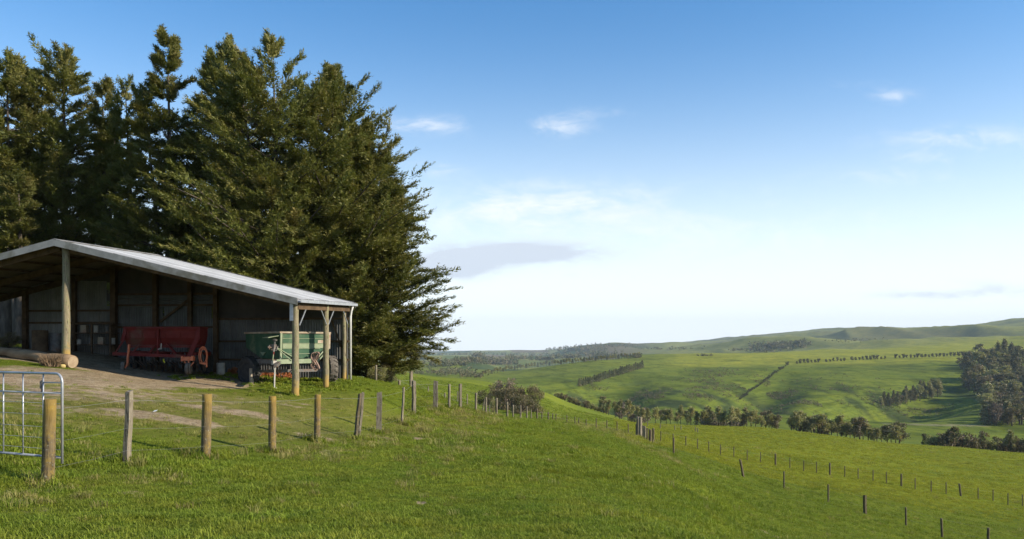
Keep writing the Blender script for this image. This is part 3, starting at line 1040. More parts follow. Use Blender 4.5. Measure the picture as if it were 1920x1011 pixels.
    # knee braces along the open side
    for (t0, dirn, sz) in ((0.0, 1, 0.75), (2.75, -1, 0.8), (2.75, 1, 0.8), (5.15, -1, 0.75)):
        mb = MB()
        zt = roof_z(0, t0) - 0.16
        mb.beam(SP(0.0, t0 + dirn * 0.08, zt - 0.62), SP(0.0, t0 + dirn * sz, zt + 0.0), 0.026, 0.026)
        part(mb, 'knee_brace', M['galv'])
    # back wall: upright sheets, each its own piece
    t_w = 5.30
    sh_me = {}

    def wall_sheet(s0, width, z0, z1, mat, nm, off=0.0, horiz=False, tilt=0.0):
        key = (round(width, 2), round(z1 - z0, 1), mat, horiz)
        if key not in sh_me:
            sh_me[key] = (corrugated(width, key[1]) if not horiz else corrugated(key[1], width)).mesh(nm, M[mat])
        o = link(nm, sh_me[key], shed)
        org = SP(s0, t_w + off, z1 - key[1])
        if horiz:
            place(o, org - B, up, e1, -e2)
        else:
            a = (e1 + up * tilt).normalized()
            place(o, org - B, a, (up - e1 * tilt).normalized(), -e2)
        return o
    s_end = s_at(44, t_w)
    sL, sM, sR = s_at(215, t_w), s_at(405, t_w), 0.0
    slit = s_at(307, t_w)
    s0 = sR + 0.05
    k = 0
    while s0 < s_end - 0.1:
        wdt = min(0.80, s_end - s0)
        if s0 < slit < s0 + wdt: wdt = slit - s0 - 0.028
        if wdt < 0.12:
            s0 += wdt + 0.056
            continue
        zb = S(s0 + wdt / 2, t_w).z - 0.12
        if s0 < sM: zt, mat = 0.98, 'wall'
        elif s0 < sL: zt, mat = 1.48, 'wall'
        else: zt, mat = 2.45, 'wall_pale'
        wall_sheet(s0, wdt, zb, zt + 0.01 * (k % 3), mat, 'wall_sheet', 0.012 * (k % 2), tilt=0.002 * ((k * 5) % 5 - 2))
        s0 += (wdt - 0.03) if not (abs(s0 + wdt - slit) < 0.05) else (wdt + 0.056)
        k += 1
    # the course of sheets laid sideways, and the dark infill under the roof
    for i in range(3):
        a = sM + (sL - sM) * i / 3
        wall_sheet(a, (sL - sM) / 3 + 0.03, 1.46, 1.92, 'wall', 'wall_sheet', -0.02 - 0.01 * (i % 2), horiz=True)
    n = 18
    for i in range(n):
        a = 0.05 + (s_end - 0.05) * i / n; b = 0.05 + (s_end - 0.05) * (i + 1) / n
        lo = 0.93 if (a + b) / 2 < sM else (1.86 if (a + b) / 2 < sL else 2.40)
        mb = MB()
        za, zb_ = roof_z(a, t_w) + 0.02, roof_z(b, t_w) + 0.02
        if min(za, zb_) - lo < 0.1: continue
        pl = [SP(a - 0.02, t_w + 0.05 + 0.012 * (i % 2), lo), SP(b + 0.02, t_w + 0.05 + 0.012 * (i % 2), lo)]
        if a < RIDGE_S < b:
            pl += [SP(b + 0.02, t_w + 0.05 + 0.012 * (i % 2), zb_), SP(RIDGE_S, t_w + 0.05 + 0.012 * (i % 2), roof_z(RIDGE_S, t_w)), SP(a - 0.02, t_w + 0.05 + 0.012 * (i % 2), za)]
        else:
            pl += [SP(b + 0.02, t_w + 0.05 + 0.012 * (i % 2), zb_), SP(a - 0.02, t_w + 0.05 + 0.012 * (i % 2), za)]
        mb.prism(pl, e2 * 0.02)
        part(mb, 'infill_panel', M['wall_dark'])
    # girts
    for (a, b, z) in ((sL, s_end, 1.30), (sL, s_end, 0.83), (sR, sM, 0.96), (sR, sM, 0.1), (sM, sL, 1.50), (sM, sL, 0.65), (sM, sL, 1.93), (sR, sM, -0.6)):
        mb = MB()
        mb.beam(SP(a, t_w - 0.045, z), SP(b, t_w - 0.045, z), 0.05, 0.075)
        part(mb, 'girt', M['timber'])
    mb = MB()
    mb.beam(SP(s_at(300, 5.2), 5.2, 0.85), SP(s_at(357, 5.2), 5.2, 1.75), 0.05, 0.09)
    part(mb, 'wall_brace', M['timber'])
    mb = MB()
    mb.beam(SP(s_at(650, 5.2), 5.2, -0.7), SP(s_at(622, 5.2), 5.2, 0.9), 0.04, 0.07)
    part(mb, 'wall_brace', M['timber'])
    return shed


build_shed()


# ------------------------------------------------------------------ things in and around the shed
def wheel(parent, c, axis, rad, wid, hubm, name='wheel', lugs=0, tyre='rubber'):
    """tyre mesh with a rim below it"""
    mb = MB()
    axis = Vector(axis).normalized()
    w2 = wid / 2
    prof = [(-w2 * .75, rad * .60), (-w2, rad * .68), (-w2, rad * .88), (-w2 * .8, rad * .965), (-w2 * .35, rad), (w2 * .35, rad), (w2 * .8, rad * .965), (w2, rad * .88), (w2, rad * .68), (w2 * .75, rad * .60)]
    mb.lathe(c, axis, prof, 28)
    if lugs:
        ref = Vector((0, 0, 1)); a = axis.cross(ref).normalized(); b = axis.cross(a)
        for k in range(lugs):
            for sg in (-1, 1):
                t = 2 * math.pi * (k + 0.25 * sg) / lugs
                r = a * math.cos(t) + b * math.sin(t)
                tan = axis.cross(r)
                p = Vector(c) + r * (rad + 0.006)
                mb.beam(p + axis * (sg * 0.02) - tan * 0.02, p + axis * (sg * w2 * 0.92) + tan * 0.05 - r * 0.012, 0.045, 0.03, up=tuple(r))
    o = mb.build(name, M[tyre], parent, False)
    mb = MB()
    mb.lathe(c, axis, [(-w2 * .55, rad * .60), (-w2 * .30, rad * .50), (-w2 * .35, rad * .18), (-w2 * .75, rad * .14), (w2 * .75, rad * .14), (w2 * .35, rad * .18), (w2 * .30, rad * .50), (w2 * .55, rad * .60)], 20)
    mb.build('rim', M[hubm], o, True)
    return o


def build_drill():
    g = ground(305, 28.0)
    u = 28.0 / F
    t = thing('seed_drill', 'old red seed drill with long hopper parked in the shed shade', 'farm machine', (g.x, g.y, g.z), R(-3))
    zz = lambda py: (HY - py) * u - g.z
    xx = lambda px: (px - 305) * u
    P = lambda px, py, y=0.0: Vector((xx(px), y, zz(py)))
    # hopper: tapering box, open seam between two halves and lids
    for (a, b) in ((240, 306.5), (308, 384)):
        x0, x1 = xx(a), xx(b)
        mb = MB()
        prof = [(-0.30, zz(621)), (-0.33, zz(616)), (0.30, zz(616)), (0.30, zz(630)), (0.12, zz(647)), (-0.14, zz(647)), (-0.28, zz(634))]
        mb.prism([Vector((x0, y, z)) for (y, z) in prof], (x1 - x0, 0, 0))
        h = mb.build('hopper', M['red'], t)
        mb = MB()
        mb.prism([Vector((x0 - 0.02, -0.36, zz(616.2))), Vector((x0 - 0.02, 0.32, zz(616.2))), Vector((x0 - 0.02, 0.30, zz(613.2))), Vector((x0 - 0.02, -0.34, zz(613.2)))], (x1 - x0 + 0.04, 0, 0))
        mb.build('hopper_lid', M['red'], h)
        for f in (0.12, 0.5, 0.88):
            x = x0 + (x1 - x0) * f
            mb = MB()
            mb.beam((x, -0.345, zz(622)), (x, -0.30, zz(634)), 0.05, 0.012, up=(0, 1, 0))
            mb.build('hopper_rib', M['red'], h)
    mb = MB()
    mb.prism([Vector((xx(242), y, z)) for (y, z) in ((-0.17, zz(652)), (-0.17, zz(647.5)), (0.15, zz(647.5)), (0.15, zz(652)))], (xx(382) - xx(242), 0, 0))
    mb.build('metering_tray', M['red'], t)
    # frame
    mb = MB(); mb.beam(P(222, 663, -0.42), P(362, 668, -0.42), 0.10, 0.11); mb.build('front_bar', M['red'], t)
    mb = MB(); mb.beam(P(226, 661, 0.5), P(384, 664, 0.5), 0.10, 0.11); mb.build('rear_bar', M['red'], t)
    for px in (232, 270, 307, 340, 376):
        mb = MB(); mb.beam(P(px, 664, -0.42), P(px, 663, 0.5), 0.07, 0.08); mb.build('cross_bar', M['red'], t)
    for (a, b, c, d, w_) in ((242, 632, 226, 662, 0.11), (268, 646, 258, 662, 0.06), (300, 646, 288, 664, 0.06), (320, 644, 346, 668, 0.07)):
        mb = MB(); mb.beam(P(a, b, -0.26), P(c, d, -0.42), w_, 0.05); mb.build('strut', M['red'], t)
    mb = MB(); mb.prism([P(379, 617, -0.36), P(386, 617, -0.36), P(385, 634, -0.38), P(371, 669, -0.46), P(362, 669, -0.46), P(376, 634, -0.38)], (0, 0.05, 0))
    mb.build('end_plate', M['red'], t)
    mb = MB(); mb.prism([P(240, 617, -0.34), P(246, 617, -0.34), P(241, 640, -0.36), P(234, 640, -0.36)], (0, 0.05, 0))
    mb.build('end_plate', M['red'], t)
    mb = MB(); mb.beam(P(307.3, 618, -0.40), P(307, 664, -0.44), 0.045, 0.04); mb.build('centre_post', M['red'], t)
    mb = MB(); mb.tube([P(314, 644, -0.43), P(313.5, 655, -0.44)], 0.018, 8); mb.tube([P(311, 654, -0.44), P(308, 655, -0.44)], 0.016, 8); mb.build('adjusting_screw', M['drum'], t)
    # coulters: tube, arm and disc for each row
    dme = MB(); dme.lathe((0, 0, 0), (1, 0.1, 0), [(-0.012, 0.16), (0, 0.185), (0.012, 0.16)], 20)
    dme = dme.mesh('coulter_disc', M['steel'], False)
    ame = MB(); ame.tube([(0, -0.05, 0.46), (0.01, 0.02, 0.22), (0, 0.14, -0.02)], [0.025, 0.022, 0.018], 7); ame.beam((0.03, -0.35, 0.2), (0.02, 0.14, 0.0), 0.02, 0.04)
    ame = ame.mesh('coulter_arm', M['steel'])
    for k in range(14):
        x = xx(246) + (xx(378) - xx(246)) * k / 13
        a = link('coulter_arm', ame, t); a.location = (x, 0.05 + 0.12 * (k % 2), 0.26)
        d = link('disc', dme, a); d.location = (0, 0.14, -0.02)
    # castor wheels
    l = wheel(t, (xx(247), -0.62, 0.22), (1, 0.35, 0), 0.22, 0.12, 'drum', 'gauge_wheel', tyre='dusty_rubber')
    mb = MB(); mb.beam(P(254, 646, -0.46), P(252, 684, -0.52), 0.05, 0.07); mb.beam(P(252, 683, -0.52), (xx(250), -0.62, 0.22), 0.05, 0.05); mb.build('wheel_leg', M['orange'], t)
    wheel(t, (xx(371), -0.74, 0.20), (1, 0.25, 0), 0.205, 0.115, 'orange', 'gauge_wheel', tyre='dusty_rubber')
    wheel(t, (xx(375.5), -0.70, 0.20), (1, 0.25, 0), 0.195, 0.05, 'orange', 'gauge_wheel', tyre='dusty_rubber')
    mb = MB()
    mb.box((xx(370), -0.66, zz(672)), (0.42, 0.16, 0.13)); mb.box((xx(361), -0.70, zz(672)), (0.07, 0.12, 0.17)); mb.box((xx(380), -0.70, zz(671)), (0.05, 0.12, 0.16))
    mb.tube([P(373, 668, -0.74), P(373.5, 690, -0.74)], 0.028, 8)
    mb.beam(P(364, 677, -0.70), P(372, 684, -0.72), 0.03, 0.03); mb.beam(P(382, 678, -0.70), P(376, 686, -0.72), 0.03, 0.03)
    mb.build('wheel_bracket', M['orange'], t)
    # hoop of the marker arm at the right end
    for (cx_, r1, r2, yy) in ((391, 0.125, 0.31, -0.35), (393.5, 0.085, 0.24, -0.42)):
        pts = [(xx(cx_) + r1 * math.cos(q), yy + 0.05 * math.cos(q), zz(667) + r2 * math.sin(q)) for q in [R(-80 + 320 * k / 22) for k in range(23)]]
        mb = MB(); mb.tube(pts, 0.022, 8); mb.build('marker_hoop', M['orange'], t, True)
    mb = MB(); mb.beam(P(386, 680, -0.4), P(400, 682, -0.4), 0.05, 0.06); mb.beam(P(399, 676, -0.4), P(399, 688, -0.4), 0.04, 0.04); mb.build('marker_arm', M['orange'], t)
    mb = MB(); mb.beam(P(380, 655, -0.2), P(391, 652, -0.35), 0.04, 0.04); mb.build('marker_link', M['orange'], t)
    # big drive wheels at the back
    for px in (236, 372):
        wheel(t, (xx(px), 0.75, 0.40), (1, 0, 0), 0.42, 0.18, 'red', 'drive_wheel')
    # coiled net lying below
    return t


build_drill()


def build_trailer():
    """two wheeled hopper trailer standing cornerwise: local x runs along its sunny front, local y along its shaded side"""
    Y0 = 27.0
    g = ground(525, Y0)
    u = Y0 / F
    th = R(47)
    t = thing('spreader_trailer', 'green two wheeled hopper trailer with pale drawbar behind the corner pole', 'trailer', (g.x, g.y, g.z), th)
    zz = lambda py: (HY - py) * u - g.z
    W, L = 1.95, 2.3
    z0, z1, z2 = zz(625), zz(652), zz(673)
    V = lambda x, y, z: Vector((x, y, z))
    # hopper walls
    mb = MB(); mb.prism([V(0, 0, z0), V(W, 0, z0), V(W - .03, 0, z1), V(1.05, 0, z2), V(0, 0, z2)], (0, 0.03, 0)); body = mb.build('hopper_front', M['green'], t)
    mb = MB(); mb.prism([V(0, 0.03, z0), V(0, L, z0), V(0, L - .03, z1), V(0, 1.2, z2), V(0, 0.03, z2)], (0.03, 0, 0)); side = mb.build('hopper_side', M['green'], t)
    mb = MB(); mb.prism([V(W, 0.03, z0), V(W, L, z0), V(W - .03, L - .03, z1), V(W - .03, 0.03, z1)], (-0.03, 0, 0)); mb.build('hopper_side', M['green'], t)
    mb = MB(); mb.prism([V(0.03, L, z0), V(W - .03, L, z0), V(W - .05, L - .03, z1), V(0.03, L - .03, z1)], (0, -0.03, 0)); mb.build('hopper_back', M['green'], t)
    mb = MB(); mb.prism([V(W - .03, 0.03, z1), V(W - .03, L - .03, z1), V(1.05, 1.2, z2), V(1.05, 0.03, z2)], (-0.02, 0, -0.02)); mb.build('hopper_floor', M['green'], t)
    mb = MB(); mb.prism([V(0.03, L - .03, z1), V(W - .03, L - .03, z1), V(1.05, 1.2, z2), V(0.03, 1.2, z2)], (0, -0.02, -0.02)); mb.build('hopper_floor', M['green'], t)
    # boards and lips on the sunny front
    rows = [(626.5, 634, 1.72, 'green'), (635.5, 643, 1.72, 'green'), (644.5, 653, 1.70, 'pale_green'), (654.5, 663, 1.34, 'green'), (664.5, 672, 1.04, 'green')]
    for (a, b, x1, mt) in rows:
        mb = MB(); mb.prism([V(0.09, -0.002, zz(a)), V(x1, -0.002, zz(a)), V(x1 - (0.0 if a < 650 else 0.25), -0.002, zz(b)), V(0.09, -0.002, zz(b))], (0, -0.02, 0)); mb.build('board', M[mt], body)
    for (a, x1) in ((634.7, 1.76), (643.7, 1.76), (653.7, 1.55), (663.7, 1.2)):
        mb = MB(); mb.beam(V(0.08, -0.02, zz(a)), V(x1, -0.02, zz(a)), 0.035, 0.016); mb.build('board_lip', M['pale_green'], body)
    for (a, b) in ((628, 638), (639.5, 650)):
        mb = MB(); mb.prism([V(-0.002, 0.12, zz(a)), V(-0.002, L - .08, zz(a)), V(-0.002, L - .08, zz(b)), V(-0.002, 0.12, zz(b))], (-0.02, 0, 0)); mb.build('board', M['green'], side)
    mb = MB(); mb.prism([V(1.47, -0.026, zz(637.5)), V(1.68, -0.026, zz(637.5)), V(1.68, -0.026, zz(643.5)), V(1.47, -0.026, zz(643.5))], (0, 0.004, 0)); o = mb.build('decal', M['worn'], body); o['label'] = 'scuffed pinkish patch of old paint'
    mb = MB(); mb.beam(V(0.02, -0.035, z0), V(0.0, -0.035, z2 - .05), 0.07, 0.06, up=(0, 1, 0)); mb.build('stanchion', M['pale_green'], t)
    mb = MB(); mb.beam(V(W - .03, -0.03, z0 + .02), V(W - .05, -0.03, z1 - .04), 0.11, 0.06, up=(0, 1, 0)); mb.build('corner_post', M['worn'], t)
    mb = MB(); mb.beam(V(W - .18, -0.025, z0), V(W - .19, -0.025, z1 - .02), 0.05, 0.045, up=(0, 1, 0)); mb.build('corner_post', M['worn'], t)
    for (p, q) in ((V(-.04, -.02, z0 + .03), V(W + .04, -.02, z0 + .03)), (V(-.02, .04, z0 + .028), V(-.02, L, z0 + .028)), (V(W + .0, .04, z0 + .028), V(W + .0, L, z0 + .028)), (V(-.04, L, z0 + .03), V(W + .04, L, z0 + .03))):
        mb = MB(); mb.beam(p, q, 0.09, 0.06); mb.build('top_rail', M['worn'], t)
    # hood over the gear box on the shaded side
    mb = MB(); mb.prism([V(-0.42, 0.02, zz(634)), V(-0.02, 0.0, zz(630)), V(-0.02, 0.5, zz(630)), V(-0.42, 0.42, zz(634))], (0, 0, 0.02)); mb.build('hood', M['pale_green'], t)
    mb = MB(); mb.tube([V(0.7, 0.3, zz(622)), V(0.69, 0.3, zz(613))], 0.012, 6); mb.build('rod', M['steel'], t)
    mb = MB()
    c = V(-0.25, 0.0, zz(650))
    mb.lathe(V(-0.22, -0.05, zz(638.5)), (0, 0, 1), [(-0.02, 0.07), (0.03, 0.085), (0.05, 0.03)], 12)
    mb.tube([V(-0.22, -0.05, zz(640)), V(-0.25, -0.05, zz(652)), V(-0.3, -0.1, zz(660))], [0.03, 0.045, 0.03], 8)
    mb.box(c, (0.14, 0.16, 0.15), 0.4)
    mb.tube([V(-0.45, 0.02, zz(651)), V(-0.3, 0.0, zz(652))], 0.03, 8)
    mb.tube([V(-0.36, -0.05, zz(656)), V(-0.2, -0.12, zz(657)), V(-0.14, -0.1, zz(649))], 0.018, 6)
    mb.tube([V(-0.4, 0.0, zz(647)), V(-0.4, 0.0, zz(655))], 0.02, 6)
    mb.build('gear_box', M['steel'], t)
    for (a, b) in ((V(-0.18, -0.06, zz(651)), V(0.55, -0.06, zz(673))), (V(-0.16, -0.1, zz(654)), V(0.25, -0.3, zz(676))), (V(-0.3, -0.1, zz(660)), V(-0.42, -0.25, zz(676)))):
        mb = MB(); mb.tube([a, b], 0.017, 7); mb.build('stay_rod', M['pale_green'], t)
    # chassis: front beam coloured pale as sunlit, side beam dark as shaded, drawbar and props
    mb = MB(); mb.beam(V(-0.28, -0.22, zz(678)), V(1.35, -0.22, zz(677.5)), 0.10, 0.15); mb.build('cross_beam', M['pale_green'], t)
    mb = MB(); mb.beam(V(-0.28, -0.1, zz(678)), V(-0.28, 1.9, zz(678)), 0.10, 0.14); mb.build('side_beam', M['steel'], t)
    mb = MB(); mb.beam(V(1.0, -0.15, zz(680)), V(1.0, 1.9, zz(680)), 0.08, 0.12); mb.build('side_beam', M['steel'], t)
    mb = MB(); mb.beam(V(-0.2, -0.28, zz(680)), V(-0.75, -1.0, zz(684)), 0.10, 0.11); mb.tube([V(-0.75, -1.0, zz(684)), V(-0.82, -1.09, zz(684))], 0.05, 10); mb.build('drawbar', M['steel'], t)
    mb = MB(); mb.box(V(-0.38, -0.26, zz(680)), (0.13, 0.13, 0.14)); mb.tube([V(-0.36, -0.28, zz(680)), V(-0.40, -0.32, 0.0)], [0.028, 0.022], 8); mb.box(V(-0.40, -0.32, -0.01), (0.12, 0.12, 0.03)); mb.build('prop_stand', M['drum'], t)
    mb = MB(); mb.tube([V(-0.3, -0.12, zz(660)), V(-0.4, -0.2, zz(676))], 0.02, 8); mb.build('lever', M['red'], t)
    for (a, b) in ((V(W - .02, -0.02, zz(654)), V(1.25, -0.25, zz(682))), (V(W - .2, -0.04, zz(655)), V(1.1, -0.27, zz(683)))):
        mb = MB(); mb.beam(a, b, 0.035, 0.04); mb.build('side_stay', M['pale_green'], t)
    mb = MB(); mb.prism([V(-0.03, 1.2, zz(661)), V(-0.03, 0.85, zz(661)), V(-0.04, 1.02, zz(668))], (-0.02, 0, 0)); mb.build('gusset', M['pale_green'], t)
    mb = MB(); mb.beam(V(-0.35, 1.15, 0.5), V(2.35, 0.7, 0.5), 0.10, 0.10); mb.build('axle', M['steel'], t)
    wheel(t, (-0.42, 1.30, 0.50), (1, 0.06, 0), 0.52, 0.30, 'steel', 'wheel', 16)
    wheel(t, (2.45, 0.60, 0.54), (1, -0.35, 0), 0.47, 0.30, 'drum', 'wheel', 16, tyre='dusty_rubber')
    mb = MB(); mb.beam(V(-0.55, 0.9, 0.0), V(-0.55, 0.9, 0.62), 0.10, 0.10, up=(0, 1, 0)); mb.build('prop_stand', M['worn'], t)
    return t, (lambda x, y, py: Vector((x, y, zz(py))))


trailer, TP = build_trailer()


def hanging_rope():
    mw = trailer.matrix_basis
    bp = mw @ TP(1.18, -0.33, 671)
    rs = random.Random(3)
    pts = []
    for k in range(150):
        a = k * 0.42
        pts.append(bp + Vector((0.10 * math.sin(a) + 0.05 * math.sin(k * .13), 0.06 * math.cos(a * 1.3), -0.13 + 0.30 * math.sin(a * 0.5 + 0.2) + 0.02 * rs.random())))
    mb = MB(); mb.tube(pts, 0.017, 5)
    o = mb.build('rope_coil', M['rope'], None, True)
    tag(o, 'tangled reddish rope bundle hanging from the green trailer', 'rope')


hanging_rope()


def barrel(name, px, Y, r, h, mat, label, cat='drum'):
    g = ground(px, Y)
    t = thing(name, label, cat, g)
    mb = MB(); mb.lathe((0, 0, 0), (0, 0, 1), [(0, r * .96), (0.01, r), (h * .32, r * .985), (h * .34, r * 1.03), (h * .36, r * .985), (h * .66, r * .985), (h * .68, r * 1.03), (h * .70, r * .985), (h - .01, r), (h, r * .97)], 22)
    mb.build('barrel', M[mat], t, False)
    mb = MB(); mb.lathe((0, 0, h - 0.012), (0, 0, 1), [(0, r * .9), (0.022, r * .92), (0.024, r * .85)], 22)
    mb.build('lid', M[mat], t, False)
    return t


barrel('metal_drum', 414, 29.2, 0.15, 0.44, 'drum', 'small pale metal drum beside the red seed drill')
barrel('metal_drum', 75, 29.5, 0.27, 0.78, 'timber', 'brown drum in the dark left bay of the shed')
barrel('metal_drum', 104, 29.9, 0.25, 0.7, 'steel', 'dark drum just left of the ridge pole')


def build_bench():
    s0 = s_at(175, 4.6)
    b = S(s0, 4.75)
    t = thing('work_bench', 'timber shelf rack against the pale back wall of the shed', 'shelf', b)
    e1 = Vector((E1[0], E1[1], 0)); e2 = Vector((E2[0], E2[1], 0)); up = Vector((0, 0, 1))
    for a in (-0.75, 0.0, 0.75):
        mb = MB(); mb.beam(e1 * a - e2 * 0.25 - up * .05, e1 * a - e2 * 0.25 + up * 1.2, 0.06, 0.06, up=(1, 0, 0)); mb.build('leg', M['timber'], t)
    for z in (0.35, 0.8, 1.15):
        mb = MB(); mb.beam(-e1 * 0.85 + up * z, e1 * 0.85 + up * z, 0.5, 0.04); mb.build('shelf', M['timber'], t)
    rs = random.Random(5)
    kinds = [('paint_tin', 'drum'), ('oil_can', 'steel'), ('wooden_box', 'worn')]
    for k in range(7):
        a = -0.7 + 0.23 * k
        nm, mt = kinds[k % 3]
        zz = (0.83 if k % 2 else 0.38) + 0.0
        mb = MB()
        h = 0.18 + 0.1 * rs.random()
        if nm == 'wooden_box': mb.box((0, 0, h / 2), (0.2, 0.25, h), 0.1); mb.box((0, 0, h + 0.006), (0.21, 0.26, 0.014), 0.1)
        else: mb.lathe((0, 0, 0), (0, 0, 1), [(0, 0.075), (h * .9, 0.075), (h * .92, 0.08), (h, 0.08), (h, 0.06)], 12)
        o = mb.build(nm, M[mt])
        o.location = b + e1 * a + up * (zz - 0.01)
        lab = {'paint_tin': 'pale paint tin', 'oil_can': 'dark oil can', 'wooden_box': 'small wooden box'}[nm]
        tag(o, '%s on the %s shelf of the rack, %s item from the right' % (lab, 'upper' if k % 2 else 'lower', nth(k)), nm.split('_')[1])


build_bench()


def build_log():
    a = ground(136, 25.5); b = ground(-90, 27.6)
    a = Vector((a.x, a.y, a.z + 0.20)); b = Vector((b.x, b.y, b.z + 0.24))
    mid = (a + b) / 2
    t = thing('fallen_log', 'long brown log lying at the left of the ridge pole', 'log', (mid.x, mid.y, mid.z - 0.22))
    n = 22
    pts = []; rad = []
    for k in range(n):
        f = k / (n - 1)
        p = a.lerp(b, f)
        gz = tz(p.x, p.y)
        pts.append(Vector((p.x, p.y, gz + 0.19 - 0.07 * f + 0.015 * math.sin(k * 1.3)))); rad.append(0.215 - 0.115 * f + 0.012 * math.sin(k * 0.9) + 0.012 * math.sin(k * 2.7))
    mb = MB(); mb.tube(pts, rad, 18)
    mb.build('trunk', M['log'], t, True, t.location)
    d = (pts[0] - pts[1]).normalized()
    mb = MB(); mb.lathe(pts[0] + d * 0.004, d, [(0, 0.19), (0.012, 0.186), (0.016, 0.1)], 18)
    mb.build('cut_end', M['cut'], t, False, t.location)


build_log()


def twig_bundle(name, px, Y, rad, h, n, mat, label, cat):
    g = ground(px, Y)
    rs = random.Random(int(px))
    mb = MB()
    for k in range(n):
        a = rs.uniform(0, 2 * math.pi); r = rad * math.sqrt(rs.random()) * 0.55
        p = Vector((r * math.cos(a), r * math.sin(a), 0))
        tip = Vector((math.cos(a) * rs.uniform(.2, 1.0) * rad, math.sin(a) * rs.uniform(.2, 1) * rad, rs.uniform(.3, 1) * h))
        q = p.lerp(tip, 0.5) + Vector((rs.uniform(-.06, .06), rs.uniform(-.06, .06), 0.05))
        mb.tube([p, q, tip], [0.009, 0.007, 0.003], 3, False)
    o = mb.build(name, M[mat])
    o.location = g
    tag(o, label, cat)


twig_bundle('brush_pile', 95, 24.9, 0.42, 0.42, 420, 'twig', 'pile of dry brown brush beside the fallen log', 'brush')


def pebble(name, px, Y, size, mat, label, cat, sink=0.3):
    g = ground(px, Y)
    rs = np.random.default_rng(int(px))
    mb = MB()
    n = 9
    prof = [(size[2] * (-1 + 2 * k / n), math.sqrt(max(0.02, 1 - (-1 + 2 * k / n) ** 2))) for k in range(n + 1)]
    mb.lathe((0, 0, 0), (0, 0, 1), prof, 12)
    v = []
    for p in mb.v:
        w_ = 1 + 0.16 * math.sin(p[0] * 5 + px) * math.cos(p[1] * 4 + p[2] * 9)
        v.append((p[0] * size[0] * w_, p[1] * size[1] * w_, p[2] * w_))
    mb.v = v
    o = mb.build(name, M[mat], None, True)
    o.location = g + Vector((0, 0, size[2] * (1 - sink)))
    tag(o, label, cat)


pebble('stone', 117, 25.1, (0.10, 0.09, 0.07), 'stone', 'small yellow lichened stone at the foot of the ridge pole', 'stone')
pebble('stone', 641, 31.2, (0.17, 0.12, 0.13), 'drum', 'pale block of stone by the back corner pole of the shed', 'stone')
pebble('stone', 622, 31.0, (0.12, 0.12, 0.09), 'steel', 'dark stone between the two right hand shed poles', 'stone')


def scrap():
    g = hit(291, 776)
    mb = MB()
    vs = [(-0.07, -0.05, 0.02), (0.06, -0.06, 0.035), (0.08, 0.05, 0.09), (-0.05, 0.06, 0.06), (0.0, 0.0, 0.045)]
    mb.add(vs, [(0, 1, 4), (1, 2, 4), (2, 3, 4), (3, 0, 4)])
    o = mb.build('paper_scrap', M['paper'])
    o.location = g + Vector((0, 0, 0.02))
    o.scale = (0.6, 0.6, 0.5)
    tag(o, 'crumpled scrap of white paper lying on the worn track', 'litter')


scrap()


# ------------------------------------------------------------------ the gate
def build_gate():
    pr = flat(116.5, 10.9); plft = flat(-190, 12.4)
    A = Vector((pr[0], pr[1], 0)); Bv = Vector((plft[0], plft[1], 0))
    d = (Bv - A); Lg = d.length; d.normalize()
    t = thing('field_gate', 'galvanised tubular steel field gate at the left edge', 'gate', (A.x, A.y, tz(A.x, A.y)))
    zt, zb = -0.405, -1.60
    up = Vector((0, 0, 1))
    P = lambda a, z: A + d * a + up * (z + 0.045 * a / Lg * 0.0)
    # outer frame with a rounded top corner
    mb = MB()
    pts = [P(0, zb - 0.03)] + [P(0, zt - 0.12)] + [P(0.12 - 0.12 * math.cos(q), zt - 0.12 + 0.12 * math.sin(q)) for q in [R(15 * k) for k in range(1, 7)]] + [P(Lg, zt)]
    mb.tube(pts, 0.017, 12)
    mb.build('frame', M['galv'], t, True, t.location)
    mb = MB(); mb.tube([P(0.0, zb + 0.05), P(Lg, zb + 0.05)], 0.017, 12); mb.build('bottom_rail', M['galv'], t, True, t.location)
    mb = MB(); mb.tube([P(0.0, zt - 0.27), P(Lg, zt - 0.27)], 0.013, 10); mb.build('rail', M['galv'], t, True, t.location)
    mb = MB(); mb.tube([P(0.0, zt - 0.125), P(0.40, zt - 0.125)], 0.009, 8); mb.build('rail', M['galv'], t, True, t.location)
    for a in (0.38, 0.80, 1.22, 1.64):
        mb = MB(); mb.tube([P(a, zb + 0.05), P(a, zt)], 0.010, 10); mb.build('upright', M['galv'], t, True, t.location)
    for z in (0.41, 0.57, 0.74, 0.89, 1.04):
        mb = MB(); mb.tube([P(0, zt - z), P(Lg, zt - z)], 0.0032, 6); mb.build('mesh_wire', M['galv'], t, True, t.location)
    mb = MB(); mb.tube([P(0.40, zt - 0.1), P(0.405, zt - 0.26)], 0.016, 8); mb.box(P(0.41, zt - 0.16), (0.03, 0.05, 0.10)); mb.build('latch', M['steel'], t, False, t.location)


build_gate()


